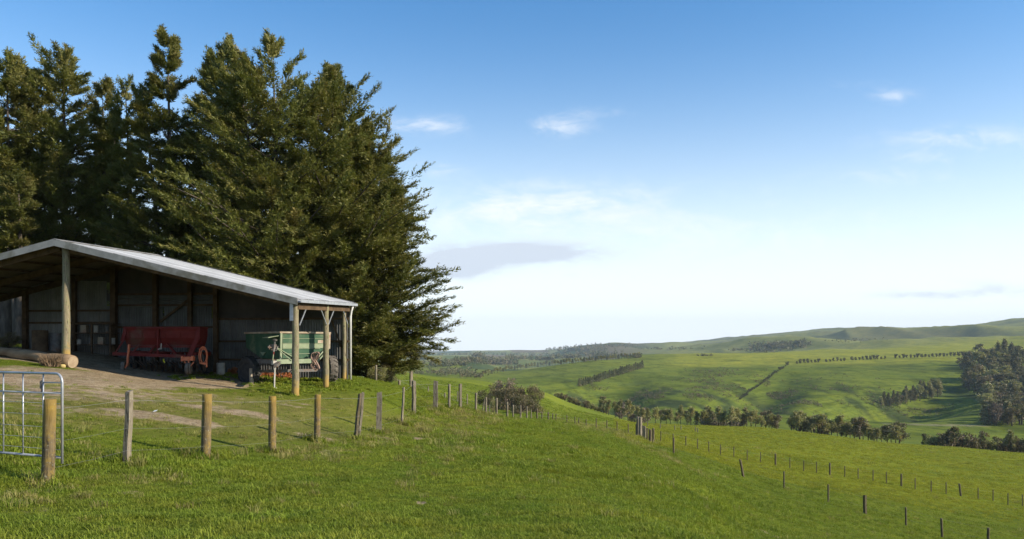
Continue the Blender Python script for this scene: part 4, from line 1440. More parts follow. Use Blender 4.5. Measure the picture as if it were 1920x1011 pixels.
# ------------------------------------------------------------------ fences
def fence_post(parent, base, h, r, mat, lean=(0, 0), flatp=False, seed=0, name='post', label=None):
    rs = random.Random(seed)
    mb = MB()
    if flatp:
        n = 6
        vs = []; fs = []
        for i in range(n + 1):
            f = i / n
            c = Vector((lean[0] * f * h + 0.006 * math.sin(i * 1.7 + seed), lean[1] * f * h, -0.2 + (h + 0.2) * f))
            w_ = r * (1 - 0.12 * f); dd = r * 0.62
            ca, sa = math.cos(0.4 + seed), math.sin(0.4 + seed)
            for (a, b) in ((-w_, -dd), (w_, -dd), (w_, dd), (-w_, dd)):
                vs.append(c + Vector((a * ca - b * sa, (a * sa + b * ca) * 0.9, (0.03 if (i == n and a > 0) else 0))))
        for i in range(n):
            for k in range(4):
                fs.append((i * 4 + k, i * 4 + (k + 1) % 4, i * 4 + 4 + (k + 1) % 4, i * 4 + 4 + k))
        fs.append((n * 4, n * 4 + 1, n * 4 + 2, n * 4 + 3))
        mb.add(vs, fs)
        sm = False
    else:
        pts = []; rad = []
        n = 8
        for i in range(n + 1):
            f = i / n
            pts.append(Vector((lean[0] * f * h + 0.002 * math.sin(i * 1.9 + seed), lean[1] * f * h, -0.2 + (h + 0.2) * f)))
            rad.append(r * (1.03 - 0.06 * f + 0.008 * rs.uniform(-1, 1)))
        pts.append(pts[-1] + Vector((0, 0, 0.006))); rad.append(r * 0.86)
        mb.tube(pts, rad, 12)
        sm = True
    o = mb.build(name, mat, parent, False)
    if sm:
        me = o.data
        me.polygons.foreach_set('use_smooth', [len(p.vertices) == 4 for p in me.polygons])
    o.location = base - parent.location
    if label: o['label'] = label
    return o


def wires(parent, tops, heights, hs, rad, mat='wire', name='wire'):
    for hgt in hs:
        mb = MB()
        pts = []
        for i, (b, h) in enumerate(zip(tops, heights)):
            p = b + Vector((0, -0.06, min(hgt, h - 0.05)))
            if i and (p - pts[-1]).length > 1.0:
                q = pts[-1].lerp(p, 0.5) - Vector((0, 0, 0.012))
                pts.append(q)
            pts.append(p)
        mb.tube(pts, rad, 4, False)
        mb.build(name, M[mat], parent, True, parent.location)


def build_fences():
    # ---- the yard fence, from beside the gate over the crest to the strainer post
    rows = [  # px, distance, height, radius, material, lean, flat
        (89, 10.8, 1.13, .082, 'post_yellow', (.03, 0), 0), (237, 12.7, 1.12, .060, 'post_grey', (.045, 0), 1), (385, 14.2, 1.12, .085, 'post_yellow', (.03, 0), 0),
        (510, 15.8, 1.10, .075, 'post_yellow', (.01, 0), 0), (594, 18.2, 1.07, .072, 'post_yellow', (0.02, 0), 0), (665, 19.9, 1.10, .050, 'post_brown', (.12, 0), 1),
        (710, 22.2, 1.11, .080, 'post_grey', (.02, 0), 1), (753, 24.4, 1.10, .036, 'post_grey', (.06, 0), 1), (776, 27.8, 1.10, .080, 'post_grey', (.0, 0), 1),
        (816, 31.0, 1.10, .090, 'post_grey', (.02, 0), 1), (842, 33.6, 1.0, .055, 'post_grey', (.01, 0), 0), (863, 36.2, 1.12, .085, 'post_grey', (0, 0), 1),
        (892, 40.5, 0.95, .06, 'post_grey', (.02, 0), 0), (911, 44.5, 0.98, .065, 'post_grey', (0, 0), 0), (931, 49.5, 1.10, .075, 'post_grey', (0, 0), 0),
        (951, 55.5, 1.14, .068, 'post_grey', (0, 0), 0), (962, 59.5, 1.04, .06, 'post_grey', (0, 0), 0), (976, 63.5, 1.06, .068, 'post_grey', (0, 0), 0),
        (988, 67.5, 1.04, .06, 'post_grey', (0, 0), 0), (996, 70.0, 0.80, .05, 'post_grey', (0, 0), 0), (1007, 74, 1.0, .075, 'post_brown', (0, 0), 0),
        (1016, 77, .72, .06, 'post_brown', (0, 0), 0), (1028, 80, .78, .08, 'post_brown', (0, 0), 0), (1036.5, 82, .70, .05, 'post_brown', (0, 0), 0),
        (1042.5, 84, .70, .05, 'post_brown', (0, 0), 0), (1063, 86, .82, .05, 'post_brown', (0, 0), 0), (1078, 86, .78, .05, 'post_brown', (0, 0), 0),
        (1084, 86, .76, .05, 'post_brown', (.12, 0), 0), (1099, 86, .78, .05, 'post_brown', (0, 0), 0), (1118, 86, 1.05, .055, 'post_brown', (0, 0), 0),
        (1138, 85.5, 1.05, .055, 'post_brown', (0, 0), 0), (1157, 84.5, 1.12, .055, 'post_brown', (0, 0), 0), (1178, 83.5, 1.05, .06, 'post_brown', (0, 0), 0)]
    g0 = ground(rows[0][0], rows[0][1])
    t = thing('yard_fence', 'post and wire fence from the gate past the shed to the crest', 'fence', g0)
    bases = []; hts = []
    for k, (px, Y, h, r, mt, lean, fl) in enumerate(rows):
        b = ground(px, Y)
        fence_post(t, b, h, r, M[mt], lean, fl, k, label={0: 'thick lichened post beside the gate', 5: 'thin leaning post of the pair past the shed corner'}.get(k))
        bases.append(b + Vector((lean[0] * h * .9, 0, 0))); hts.append(h)
    global POST_FEET
    POST_FEET = [Vector(q) for q in bases[:16]]
    b = ground(672, 20.2)
    fence_post(t, b, 1.12, .042, M['post_grey'], (.11, 0), 1, 77, 'batten')
    wires(t, bases[:21], hts[:21], (1.00,), 0.0021)
    wires(t, bases[:21], hts[:21], (0.55, 0.2), 0.0012)
    wires(t, bases[20:], hts[20:], (0.68, 0.35), 0.004)
    # ---- the hillside fence that drops away to the right
    t = thing('hillside_fence', 'weathered posts running down the near slope to the right', 'fence', ground(1200, 80))
    rows = [(1196, 80.5, 1.95, .15, 'post_grey', 0), (1201, 79, 1.9, .17, 'post_grey', 0), (1193.5, 82, 1.2, .1, 'post_brown', 0), (1206, 75, 1.1, .09, 'post_grey', 0), (1209.5, 72, 1.1, .09, 'post_grey', 0),
            (1213.5, 69, 1.0, .09, 'post_brown', 0), (1218, 66.5, 1.0, .08, 'post_brown', 0), (1220.5, 65, .95, .08, 'post_brown', 0), (1225, 63, 1.15, .09, 'post_brown', 0)]
    bases = []; hts = []
    for k, (px, Y, h, r, mt, _) in enumerate(rows):
        b = ground(px, Y)
        fence_post(t, b, h, r, M[mt], (0, 0), k % 2 == 1, 100 + k, label='tall thick strainer post' if k == 1 else None)
        if k > 2: bases.append(b); hts.append(h)
    for k, (px, py, h, r, lean) in enumerate([(1263, 853, 1.1, .06, 0), (1395, 895, 1.12, .075, -.22), (1470, 917, 1.08, .05, 0), (1553, 943, 1.08, .05, 0), (1622, 965, 1.06, .095, -.02), (1699, 987, 1.04, .05, -.02), (1767, 1008, 1.0, .06, -.06), (1853, 1026, 1.0, .07, 0), (1940, 1052, 1.0, .06, 0)]):
        b = hit(px, py, 30)
        fence_post(t, b, h, r, M['post_brown'], (lean, 0), k in (1, 4), 120 + k, label='post leaning hard to the left' if k == 1 else None)
        bases.append(b); hts.append(h)
    wires(t, bases, hts, (0.95, 0.4), 0.002)
    # ---- the fence along the top of the lower paddock
    t = thing('paddock_fence', 'long thin fence of small posts across the lower paddock', 'fence', hit(1308, 843))
    bases = []; hts = []
    lst = [(1239, 828), (1262, 833), (1286, 838), (1308, 843), (1329, 848), (1351, 853.6), (1376, 858), (1401, 864), (1426, 869), (1454, 874), (1481, 879), (1507, 884), (1531, 887), (1556, 891), (1584, 895), (1609, 899),
           (1637, 903), (1662, 907.5), (1690, 912), (1716, 918), (1746, 924), (1774, 927), (1802, 931), (1834, 936), (1862, 941), (1890, 947), (1917, 950), (1950, 957)]
    for k, (px, py) in enumerate(lst):
        b = hit(px, py, 60)
        big = k in (9, 13, 18, 22)
        h = (19.5 + 0.09 * k + (2 if big else 0)) / F * b.y
        fence_post(t, b, h, .085 if big else .045, M['post_brown'], (-.14 if k == 22 else 0, 0), False, 150 + k)
        bases.append(b); hts.append(h)
    wires(t, bases, hts, (0.85,), 0.003)
    # ---- old posts behind the yard, beyond the crest
    t = thing('back_fence', 'old grey fence posts behind the yard near the dark scrub', 'fence', ground(770, 50))
    bases = []; hts = []
    for k, (px, Y, h, r, lean) in enumerate([(705, 37, .70, .05, 0), (749, 44, .35, .07, -.05), (771, 50, 1.15, .10, 0), (803, 58, .80, .05, 0), (834, 66, .75, .06, 0), (858, 70, 1.10, .05, 0), (876, 74, 1.08, .06, 0), (904, 76, 1.2, .06, .2), (918, 80, 0.9, .05, 0)]):
        b = ground(px, Y)
        fence_post(t, b, h, r, M['post_grey'], (lean, 0), k == 2, 190 + k)
        bases.append(b); hts.append(h)
    wires(t, bases, hts, (0.6, 0.3), 0.004)
    # ---- a few posts out in the paddock below the strainer
    t = thing('cross_fence', 'few short posts standing out in the paddock beyond the strainer', 'fence', hit(1238, 806, 90))
    bases = []; hts = []
    for k, (px, py) in enumerate([(1214, 800), (1238, 803.5), (1265, 806), (1277, 807), (1304, 810), (1308, 811)]):
        b = hit(px, py, 90)
        fence_post(t, b, 8.5 / F * b.y, .09, M['post_grey'], (0, 0), False, 210 + k)
        bases.append(b); hts.append(8.5 / F * b.y)
    wires(t, bases, hts, (0.6,), 0.006)


build_fences()


# ------------------------------------------------------------------ trees
def unit(v):
    return v / np.maximum(np.linalg.norm(v, axis=-1, keepdims=True), 1e-9)


def leaf_tris(base, direc, length, width, rng, normal=None):
    """one slim triangle per leaf spray"""
    n = len(base)
    rnd = rng.normal(size=(n, 3))
    if normal is not None: rnd = normal + 0.55 * rnd
    side = unit(np.cross(direc, rnd))
    a = base - side * (width / 2)[:, None]
    b = base + side * (width / 2)[:, None]
    c = base + direc * length[:, None]
    return np.stack([a, b, c], 1).reshape(-1, 3)


def cypress(name_seed, H, Rb, z0, prof, n_branch, leaf=0.205, lean=(0, 0), tops=None, trunk_r=0.32, twigs=25, leaves=19, density_pow=0.95, sides=None):
    """big cypress: wood mesh (trunk, limbs) and crown mesh of flat sprays. prof(h) gives the crown radius share, h in 0..1.
    sides(az, h) optional factor."""
    rng = np.random.default_rng(name_seed)
    # leaders: several ascending stems give the ragged top
    if tops is None: tops = [(0, 0, 1.0)]
    wood = MB()
    for (dx, dy, f) in tops:
        pts = [Vector((dx * k ** 1.5 + lean[0] * k * H + 0.12 * math.sin(3 * k + dx), dy * k ** 1.5 + lean[1] * k * H, -0.3 + (H * f * 0.93 + 0.3) * k)) for k in [i / 9 for i in range(10)]]
        wood.tube(pts, [max(0.02, trunk_r * (0.75 if f < 1 else 1) * (1 - k) ** 1.05 + 0.012) for k in [i / 9 for i in range(10)]], 9)
    nt = len(tops)
    which = rng.choice(nt, n_branch, p=np.array([t[2] ** 2 for t in tops]) / sum(t[2] ** 2 for t in tops))
    T = np.array(tops)
    hh = np.zeros(0)
    while len(hh) < n_branch:                       # fewer boughs where the crown is narrow
        c_ = z0 / H + (1 - z0 / H) * rng.random(n_branch * 2) ** density_pow
        hh = np.concatenate([hh, c_[rng.random(n_branch * 2) < 0.24 + 0.8 * prof(c_) / max(1e-6, prof(np.array([0.35]))[0])]])
    hh = hh[:n_branch]
    f = T[which, 2]
    az = rng.uniform(0, 2 * math.pi, n_branch)
    # lumpy outline: whole boughs stand out or fall short
    lump = 1 + 0.17 * np.sin(az * 3 + hh * 9 + name_seed) + 0.12 * np.sin(az * 5 - hh * 17 + 2 * name_seed)
    rad = Rb * prof(hh) * lump * rng.uniform(0.45, 1.12, n_branch) * np.where(f < 0.995, 0.8, 1.0)
    rad = np.where((rng.random(n_branch) < 0.05) & (hh > 0.35), rad * rng.uniform(1.1, 1.3, n_branch), rad)
    rad = np.minimum(rad, Rb * np.maximum(prof(hh), 0.12) * 1.22)
    rad = np.maximum(rad * np.clip((1 - hh) / 0.06, 0.4, 1), 0.26 + 0.45 * np.clip((1 - hh) / 0.12, 0, 1))
    el = np.radians(np.clip(10 + 26 * hh ** 1.8 + 34 * smooth(0.84, 1.0, hh) + rng.normal(0, 8, n_branch), -8, 72))
    k = hh ** 1.5
    org = np.stack([T[which, 0] * k + lean[0] * hh * H, T[which, 1] * k + lean[1] * hh * H, hh * H * f * 0.985 - np.tan(el) * rad * 0.6], 1)
    org[:, 2] = np.maximum(org[:, 2], z0 * (0.85 if z0 > 2 else 0.35) + 0.2)
    d = np.stack([np.cos(az), np.sin(az), np.zeros_like(az)], 1)
    dirb = unit(d + np.array([0, 0, 1])[None] * np.tan(el)[:, None])
    L = rad / np.cos(el)
    curve = rng.uniform(-0.12, 0.14, n_branch)
    tone_b = np.clip(rng.normal(0.15, 0.26, n_branch), 0, 1)

    def bpos(i, t):
        p = org[i] + dirb[i] * (L[i] * t)[:, None]
        p[:, 2] += curve[i] * L[i] * t * t
        return p
    for i in range(n_branch):
        if L[i] > 1.3 and i % 2 == 0:
            ts = np.array([0, .35, .7, .93])
            pp = bpos(np.full(4, i), ts)
            r0 = 0.012 + 0.010 * L[i]
            wood.tube([Vector(q) for q in pp], [r0, r0 * .75, r0 * .45, r0 * .15], 4, False)
    # twigs in flat fans along each bough
    nt_ = twigs
    bi = np.repeat(np.arange(n_branch), nt_)
    t = (0.30 + 0.72 * np.tile((np.arange(nt_) + 0.5) / nt_, n_branch)) + rng.normal(0, 0.03, len(bi))
    t = np.clip(t, 0.15, 1.02)
    p0 = bpos(bi, t)
    bd = dirb[bi].copy(); bd[:, 2] += 2 * curve[bi] * t; bd = unit(bd)
    upv = np.array([0, 0, 1.0])[None] + 0.25 * rng.normal(size=(len(bi), 3))
    sd = unit(np.cross(bd, upv)) * np.where(np.tile(np.arange(nt_), n_branch) % 2 == 0, 1, -1)[:, None]
    spread = rng.uniform(0.35, 1.05, len(bi)) * (1.1 - 0.75 * t)
    spread = np.maximum(spread, 0.12)
    nrm = unit(np.cross(bd, sd))
    nrm = nrm * np.sign(nrm[:, 2:3] + 1e-6)
    td = unit(bd * 0.9 + sd * spread[:, None] * 1.3 + nrm * rng.normal(0.06, 0.19, len(bi))[:, None])
    tl = (0.28 + 0.24 * L[bi] * (1.12 - t)) * rng.uniform(0.7, 1.25, len(bi))
    tl = np.clip(np.minimum(tl, 0.16 + 0.42 * L[bi]), 0.12, 1.25)
    # leaves along every twig, alternately left and right, tips drooping or lifted
    m = leaves
    ti = np.repeat(np.arange(len(bi)), m)
    s = np.tile((np.arange(m) + 0.6) / m, len(bi)) * 1.02
    base = p0[ti] + td[ti] * (tl[ti] * s)[:, None]
    base += rng.normal(0, 0.035, base.shape)
    sgn = np.where(np.tile(np.arange(m), len(bi)) % 2 == 0, 1, -1)
    side = unit(np.cross(td[ti], nrm[ti]))
    ld = unit(td[ti] * 0.95 + side * (sgn * rng.uniform(0.35, 1.0, len(ti)))[:, None] + nrm[ti] * rng.normal(0.05, 0.34, len(ti))[:, None])
    ll = leaf * rng.uniform(0.55, 1.2, len(ti)) * (1.15 - 0.45 * s)
    lw = ll * rng.uniform(0.24, 0.42, len(ti))
    V = leaf_tris(base, ld, ll, lw, rng, nrm[ti])
    tone = np.repeat(np.clip(tone_b[bi][ti] * 0.7 + rng.normal(0, 0.16, len(ti)) + 0.12 * s, 0, 1), 3)
    # small leaders at the very tops
    return wood, V, tone


def big_tree(label, px, Y, top_py, Rb, z0, prof, seed, n_branch=420, mat='cypress', **kw):
    g = ground(px, Y)
    H = (HY - top_py) / F * Y - g.z
    wood, V, tone = cypress(seed, H, Rb, z0, prof, n_branch, **kw)
    t = thing('cypress_tree', label, 'tree', g, group='tall cypress trees behind the shed')
    wood.build('trunk', M['bark'], t, True)
    n = len(V) // 3
    me = np_mesh('crown', V, np.arange(n * 3).reshape(-1, 3), M[mat], tone)
    link('crown', me, t)
    return t


CONE = lambda p, b=0.0: (lambda h: np.clip((1 - h) ** p * (0.55 + 0.45 * np.minimum(1, h / max(b, 1e-3))), 0.02, 1))


def build_cypresses():
    broad = lambda h: np.clip((1 - h ** 1.6) ** 0.8, 0.05, 1) * (0.75 + 0.25 * np.minimum(1, h / 0.18))
    wide = lambda h: np.clip((1 - h ** 2.5) ** 0.8, 0.07, 1) * (0.80 + 0.20 * np.minimum(1, h / 0.18))
    spire = lambda h: np.clip((1 - h) ** 0.66, 0.05, 1) * (0.75 + 0.25 * np.minimum(1, h / 0.15))
    big_tree('bushy cypress cut by the left edge above the shed', 12, 43, 86, 5.0, 5.0, broad, 3, 330, tops=[(0, 0, 1.0), (-1.8, .5, .9)])
    big_tree('thin bare stemmed cypress behind the left end of the shed', 34, 40, 330, 2.0, 5.5, spire, 41, 60, trunk_r=0.26, tops=[(0, 0, 1.0), (-.9, 0, .8)])
    big_tree('dark cypress with a forked top above the left end of the shed', 118, 44.5, 80, 5.2, 3.4, wide, 5, 400, tops=[(0, 0, 1.0), (-1.9, .3, .93)])
    big_tree('short dark cypress in the gap left of the pointed one', 192, 44, 150, 3.0, 3.0, spire, 8, 190, tops=[(0, 0, 1.0), (.8, 0, .9)])
    big_tree('slender thin cypress leaning against the pointed one', 246, 42.5, 150, 2.0, 4.6, spire, 13, 110, lean=(-0.02, 0), twigs=11)
    big_tree('tallest pointed cypress above the middle of the shed', 314, 41, 60, 4.0, 2.6, spire, 17, 290, tops=[(0, 0, 1.0), (-1.5, 0.2, .86)])
    big_tree('dark topped cypress left of the broadest one', 425, 43.5, 76, 4.8, 2.2, wide, 23, 400, tops=[(0, 0, 1.0), (-.7, 0, .96)])
    big_tree('broadest cypress with a flat ragged top, fullest of the row', 512, 40, 70, 5.8, 0.8, wide, 29, 640, tops=[(0, 0, 1.0), (-1.9, 0, .97), (2.4, .4, .86)])
    big_tree('sunlit cypress sloping down at the right of the row', 622, 41, 126, 5.8, 0.3, wide, 31, 600, tops=[(0, 0, 1.0), (2.0, 0, .80)])
    big_tree('lowest cypress at the right end, boughs reaching the ground', 694, 41, 262, 4.1, 0.1, broad, 37, 400, tops=[(0, 0, 1.0), (1.1, 0, .82)], density_pow=1.0)


build_cypresses()


# ------------------------------------------------------------------ smaller trees, shared meshes
def clump_tree(seed, kind):
    """a tree one metre tall: crown triangles and trunk; kind: pine, bush, cone, ragged"""
    rng = np.random.default_rng(seed)
    V = []; tone = []

    def blob(c, r, n, leaf, squash=1.0):
        p = rng.normal(size=(n, 3)); p = unit(p) * (rng.random(n) ** 0.4)[:, None]
        p = p * np.array([r, r, r * squash])[None] * (1 + 0.2 * rng.normal(size=(n, 1)))
        d = unit(unit(p) * 0.8 + rng.normal(size=(n, 3)) * 0.7 + np.array([0, 0, 0.25])[None])
        ll = leaf * rng.uniform(0.6, 1.3, n)
        V.append(leaf_tris(p + np.array(c)[None], d, ll, ll * rng.uniform(.5, .8, n), rng))
        tone.append(np.repeat(np.clip(rng.normal(0.3, 0.3) + rng.normal(0, .15, n), 0, 1), 3))
    trunk = MB()
    if kind == 'pine':
        top = 1.0; cz = 0.42
        trunk.tube([(0, 0, -0.05), (0.01, 0.0, 0.3), (0.015 * math.sin(seed), 0.01, 0.86)], [0.026, 0.021, 0.008], 6)
        for k in range(13):
            f = k / 12
            z = cz + (top - cz - 0.05) * f
            rr = 0.235 * (1 - 0.62 * f ** 1.6) * rng.uniform(.5, 1.1)
            a = rng.uniform(0, 6.28)
            c = (rr * math.cos(a), rr * math.sin(a), z)
            trunk.tube([(0, 0, z - 0.08), c], [0.008, 0.004], 3, False)
            blob(c, 0.13 * rng.uniform(.8, 1.25), 60, 0.085, 0.75)
    elif kind == 'cone':
        trunk.tube([(0, 0, -0.03), (0, 0, 0.95)], [0.022, 0.004], 6)
        for k in range(20):
            f = (k / 19) ** 0.9
            z = 0.10 + 0.86 * f
            rr = 0.20 * (1 - f) ** 0.7
            a = k * 2.4
            c = (rr * math.cos(a), rr * math.sin(a), z)
            blob(c, 0.115 * (1.05 - 0.65 * f), 42, 0.075, 0.8)
    elif kind == 'tower':
        trunk.tube([(0, 0, -0.03), (0.01, 0, 0.5), (0, 0, 0.93)], [0.022, 0.015, 0.004], 6)
        for k in range(22):
            f = (k / 21)
            z = 0.13 + 0.82 * f
            rr = 0.17 * (1 - f ** 2.5) * rng.uniform(.4, 1.2) + 0.01
            a = k * 2.4 + rng.uniform(-.5, .5)
            blob((rr * math.cos(a), rr * math.sin(a), z), 0.11 * (1.1 - 0.5 * f) * rng.uniform(.8, 1.25), 44, 0.07, 1.25)
    elif kind == 'bush':
        trunk.tube([(0, 0, -0.05), (0.05, 0, 0.35)], [0.04, 0.02], 6)
        for k in range(16):
            a = rng.uniform(0, 6.28); q = rng.random() ** 0.5
            z = rng.uniform(0.2, 0.8)
            rr = 0.52 * q * math.sqrt(max(0.1, 1 - (z - .3) ** 2 * 1.6))
            c = (rr * math.cos(a), rr * math.sin(a), z)
            trunk.tube([(0, 0, 0.05), c], [0.018, 0.006], 3, False)
            blob(c, 0.19 * rng.uniform(.8, 1.2), 62, 0.095, 0.85)
    elif kind == 'scrub':
        trunk.tube([(0, 0, -0.05), (0.05, 0, 0.35)], [0.04, 0.02], 6)
        for k in range(26):
            a = rng.uniform(0, 6.28); q = rng.random() ** 0.5
            z = rng.uniform(0.12, 0.84)
            rr = 0.50 * q * math.sqrt(max(0.1, 1 - (z - .3) ** 2 * 1.9))
            c = (rr * math.cos(a), rr * math.sin(a), z)
            trunk.tube([(0, 0, 0.05), c], [0.014, 0.004], 3, False)
            blob(c, 0.15 * rng.uniform(.75, 1.25), 130, 0.045, 0.9)
    elif kind == 'gum':
        trunk.tube([(0, 0, -0.04), (0.02, 0.0, 0.35), (0.03, 0.01, 0.8)], [0.030, 0.024, 0.01], 6)
        for k in range(15):
            f = rng.random()
            z = 0.32 + 0.62 * f
            rr = 0.30 * math.sqrt(rng.random()) * (1.1 - 0.5 * f)
            a = rng.uniform(0, 6.28)
            c = (rr * math.cos(a), rr * math.sin(a), z)
            trunk.tube([(0.02, 0, z - 0.18), c], [0.010, 0.004], 3, False)
            blob(c, 0.12 * rng.uniform(.7, 1.2), 58, 0.075, 0.9)
    V = np.concatenate(V); tone = np.concatenate(tone)
    return V, tone, trunk


def tree_meshes(kind, mats, seeds):
    out = []
    for sd, mt in zip(seeds, mats):
        V, tone, trunk = clump_tree(sd, kind)
        n = len(V) // 3
        tr = trunk.mesh('trunk', M['bark'], True)
        cr = np_mesh('crown', V, np.arange(n * 3).reshape(-1, 3), M[mt], tone)
        # the same tree as one mesh, for those too far off to show their parts
        tv = np.array(trunk.v); tf = []
        for f in trunk.f:
            for k in range(1, len(f) - 1): tf.append((f[0], f[k], f[k + 1]))
        tf = np.array(tf)
        allv = np.concatenate([V, tv]); allf = np.concatenate([np.arange(n * 3).reshape(-1, 3), tf + len(V)])
        one = np_mesh(kind + '_tree', allv, allf, [M[mt], M['bark']], np.concatenate([tone, np.zeros(len(tv))]), np.concatenate([np.zeros(n), np.ones(len(tf))]))
        out.append((tr, cr, one))
    return out


LIB = {
    'pine': tree_meshes('pine', ['pine'] * 4, (1, 2, 3, 4)),
    'darkpine': tree_meshes('pine', ['dark_pine'] * 3, (5, 6, 7)),
    'tower': tree_meshes('tower', ['dark_pine'] * 4, (25, 26, 27, 28)),
    'cone': tree_meshes('cone', ['dark_pine'] * 3, (8, 9, 10)),
    'gum': tree_meshes('gum', ['dark_pine', 'pine', 'scrub'], (11, 12, 13)),
    'bush': tree_meshes('bush', ['scrub', 'pine', 'scrub'], (14, 15, 16)),
    'hedge': tree_meshes('bush', ['hedge', 'hedge'], (17, 18)),
    'scrub': tree_meshes('scrub', ['scrub', 'pine', 'scrub', 'dead_scrub'], (31, 32, 33, 34)),
    'dead': tree_meshes('bush', ['dead_scrub'], (19,)),
}
RT = random.Random(21)


def plant(kind, name, base, h, label, cat, group=None, wide=1.0, parts=False, var=None, sink=0.03):
    tr, cr, one = LIB[kind][RT.randrange(len(LIB[kind])) if var is None else var]
    w_ = h * wide * RT.uniform(.88, 1.14)
    if parts:
        t = thing(name, label, cat, base - Vector((0, 0, sink * h)), RT.uniform(0, 6.28), group)
        for nm, me in (('trunk', tr), ('crown', cr)):
            o = link(nm, me, t)
            o.scale = (w_, w_, h)
        return t
    o = link(name, one)
    o.location = base - Vector((0, 0, sink * h))
    o.rotation_euler = (0, 0, RT.uniform(0, 6.28))
    o.scale = (w_, w_, h)
    return tag(o, label, cat, group)


def build_planting():
    # the scrub behind the crest
    for k, (px, Y, h, kind, wd, lab) in enumerate([
            (912, 118, 3.8, 'scrub', .9, 'leftmost bush of the dark scrub behind the yard fence'),
            (934, 112, 4.4, 'scrub', .9, 'dark bush second from the left in the scrub behind the fence'),
            (945, 122, 5.2, 'scrub', .8, 'pinkish dead topped bush in the middle of the dark scrub'),
            (962, 110, 4.6, 'scrub', 1.0, 'big dark bush just right of the pinkish dead one'),
            (982, 114, 5.0, 'scrub', 1.0, 'broad dark bush right of the middle of the scrub'),
            (1000, 110, 4.6, 'scrub', .8, 'rightmost dark bush of the scrub behind the fence'),
            (924, 90, 1.6, 'scrub', .7, 'low bright green shrub beside the white leaning post'),
            (975, 98, 2.6, 'scrub', 1.2, 'low dark bush at the front of the scrub')]):
        plant(kind, 'scrub_bush', ground(px, Y), h * (0.92, 0.74, 0.98, 0.82, 0.7, 0.9, 1, 1)[k], lab, 'bush', 'dark scrub beyond the yard fence', wd, True, 1 if k == 6 else (3 if k == 2 else (0, 2)[k % 2]))
    plant('scrub', 'shrub', ground(724, 40), 1.05, 'dark low shrub under the right end of the tall trees', 'bush', None, 1.1, True, 0)
    plant('scrub', 'shrub', ground(708, 39), 0.8, 'small olive shrub under the lowest boughs at right', 'bush', None, 1.0, True, 1)
    plant('scrub', 'shrub', ground(18, 31), 0.7, 'weedy shrub on the bank behind the left end of the shed', 'bush', None, 1.3, True, 0)

    # the row of slim trees in the valley
    n = 27
    for k in range(n):
        px = 1134 + (1400 - 1134) * k / (n - 1) + RT.uniform(-3.5, 3.5)
        Y = 288 + RT.uniform(-5, 8)
        base = ground(px, Y)
        plant('pine' if k % 5 else 'gum', 'valley_tree', base, RT.uniform(4.9, 7.4), '%s slim tree from the left in the valley row' % nth(k), 'tree', 'slim trees in the valley row', 0.80, True, sink=-0.06)
    n = 34
    for k in range(n):
        px = 1408 + (1688 - 1408) * k / (n - 1) + RT.uniform(-3, 3)
        if 1462 < px < 1478: continue
        Y = 286 + (k % 2) * 9 + RT.uniform(-3, 3)
        base = ground(px, Y)
        plant('gum' if k % 3 == 0 else 'pine', 'plantation_tree', base, RT.uniform(5.6, 9.2) * (0.82 if px < 1470 else 1), '%s tree from the left in the bushy plantation by the crest' % nth(k), 'tree', 'plantation trees beyond the paddock', 0.98, True, sink=-0.04)
    n = 14
    for k in range(n):
        px = 1046 + (1135 - 1046) * k / (n - 1) + RT.uniform(-2, 2)
        plant('bush', 'valley_bush', ground(px, 300), RT.uniform(2.2, 3.4), '%s bush from the left at the head of the valley row' % nth(k), 'bush', 'bushes at the head of the valley row', .8)
    # bare grey-brown trees behind the row
    for k, (px, Y, h) in enumerate([(1165, 320, 7.5), (1190, 322, 8.2), (1208, 318, 7.6), (1500, 300, 9.6), (1538, 300, 9.5)]):
        plant('dead', 'bare_tree', ground(px, Y), h, '%s bare brownish tree from the left rising over the valley row' % nth(k), 'tree', 'bare trees over the valley row', .55)
    for k, (px, Y, h, wd) in enumerate([(1322, 405, 8.5, .9), (1340, 400, 10, 1.0), (1357, 408, 9, .9), (1374, 402, 8.5, .9), (1388, 410, 7.5, .8)]):
        plant('bush', 'round_tree', ground(px, Y), h, '%s from the left of the round dark trees behind the valley row' % nth(k), 'tree', 'round trees behind the valley row', wd, False, 0 if k < 3 else 2)
    # bushes at the right in front of the crest
    n = 24
    for k in range(n):
        px = 1736 + (1940 - 1736) * k / (n - 1) + RT.uniform(-3, 3)
        Y = 245 + RT.uniform(-5, 9)
        plant('bush' if k % 3 else 'gum', 'creek_bush', ground(px, Y), RT.uniform(4.2, 7.2) * (0.75 if k < 4 else 1), '%s bush from the left in the creek thicket at lower right' % nth(k), 'bush', 'creek thicket at the right edge', .85, False)
    # conifer belt climbing the far slope
    n = 30
    for k in range(n):
        f = k / (n - 1)
        px = 1086 + (1204 - 1086) * f; py = 727 + (691 - 727) * f
        b = hit(px, py, 450)
        plant('cone', 'belt_conifer', b, 14.5 / F * b.y * RT.uniform(.85, 1.12), '%s conifer from the bottom in the slanting belt on the far slope' % nth(k), 'tree', 'slanting conifer belt', .95)
    n = 56
    for k in range(n):
        f = k / (n - 1)
        px = 900 + (1198 - 900) * f; py = 709 - 38 * f ** 0.62
        b = hit(px, py, 700)
        plant('pine' if k % 4 else 'cone', 'shelter_tree', b, 9.5 / F * b.y * RT.uniform(.85, 1.15), '%s tree from the left in the long shelter belt below the plain' % nth(k), 'tree', 'long shelter belt on the spur', 1.1)
    # hedge along the plateau and the hedge that runs down from it
    n = 52
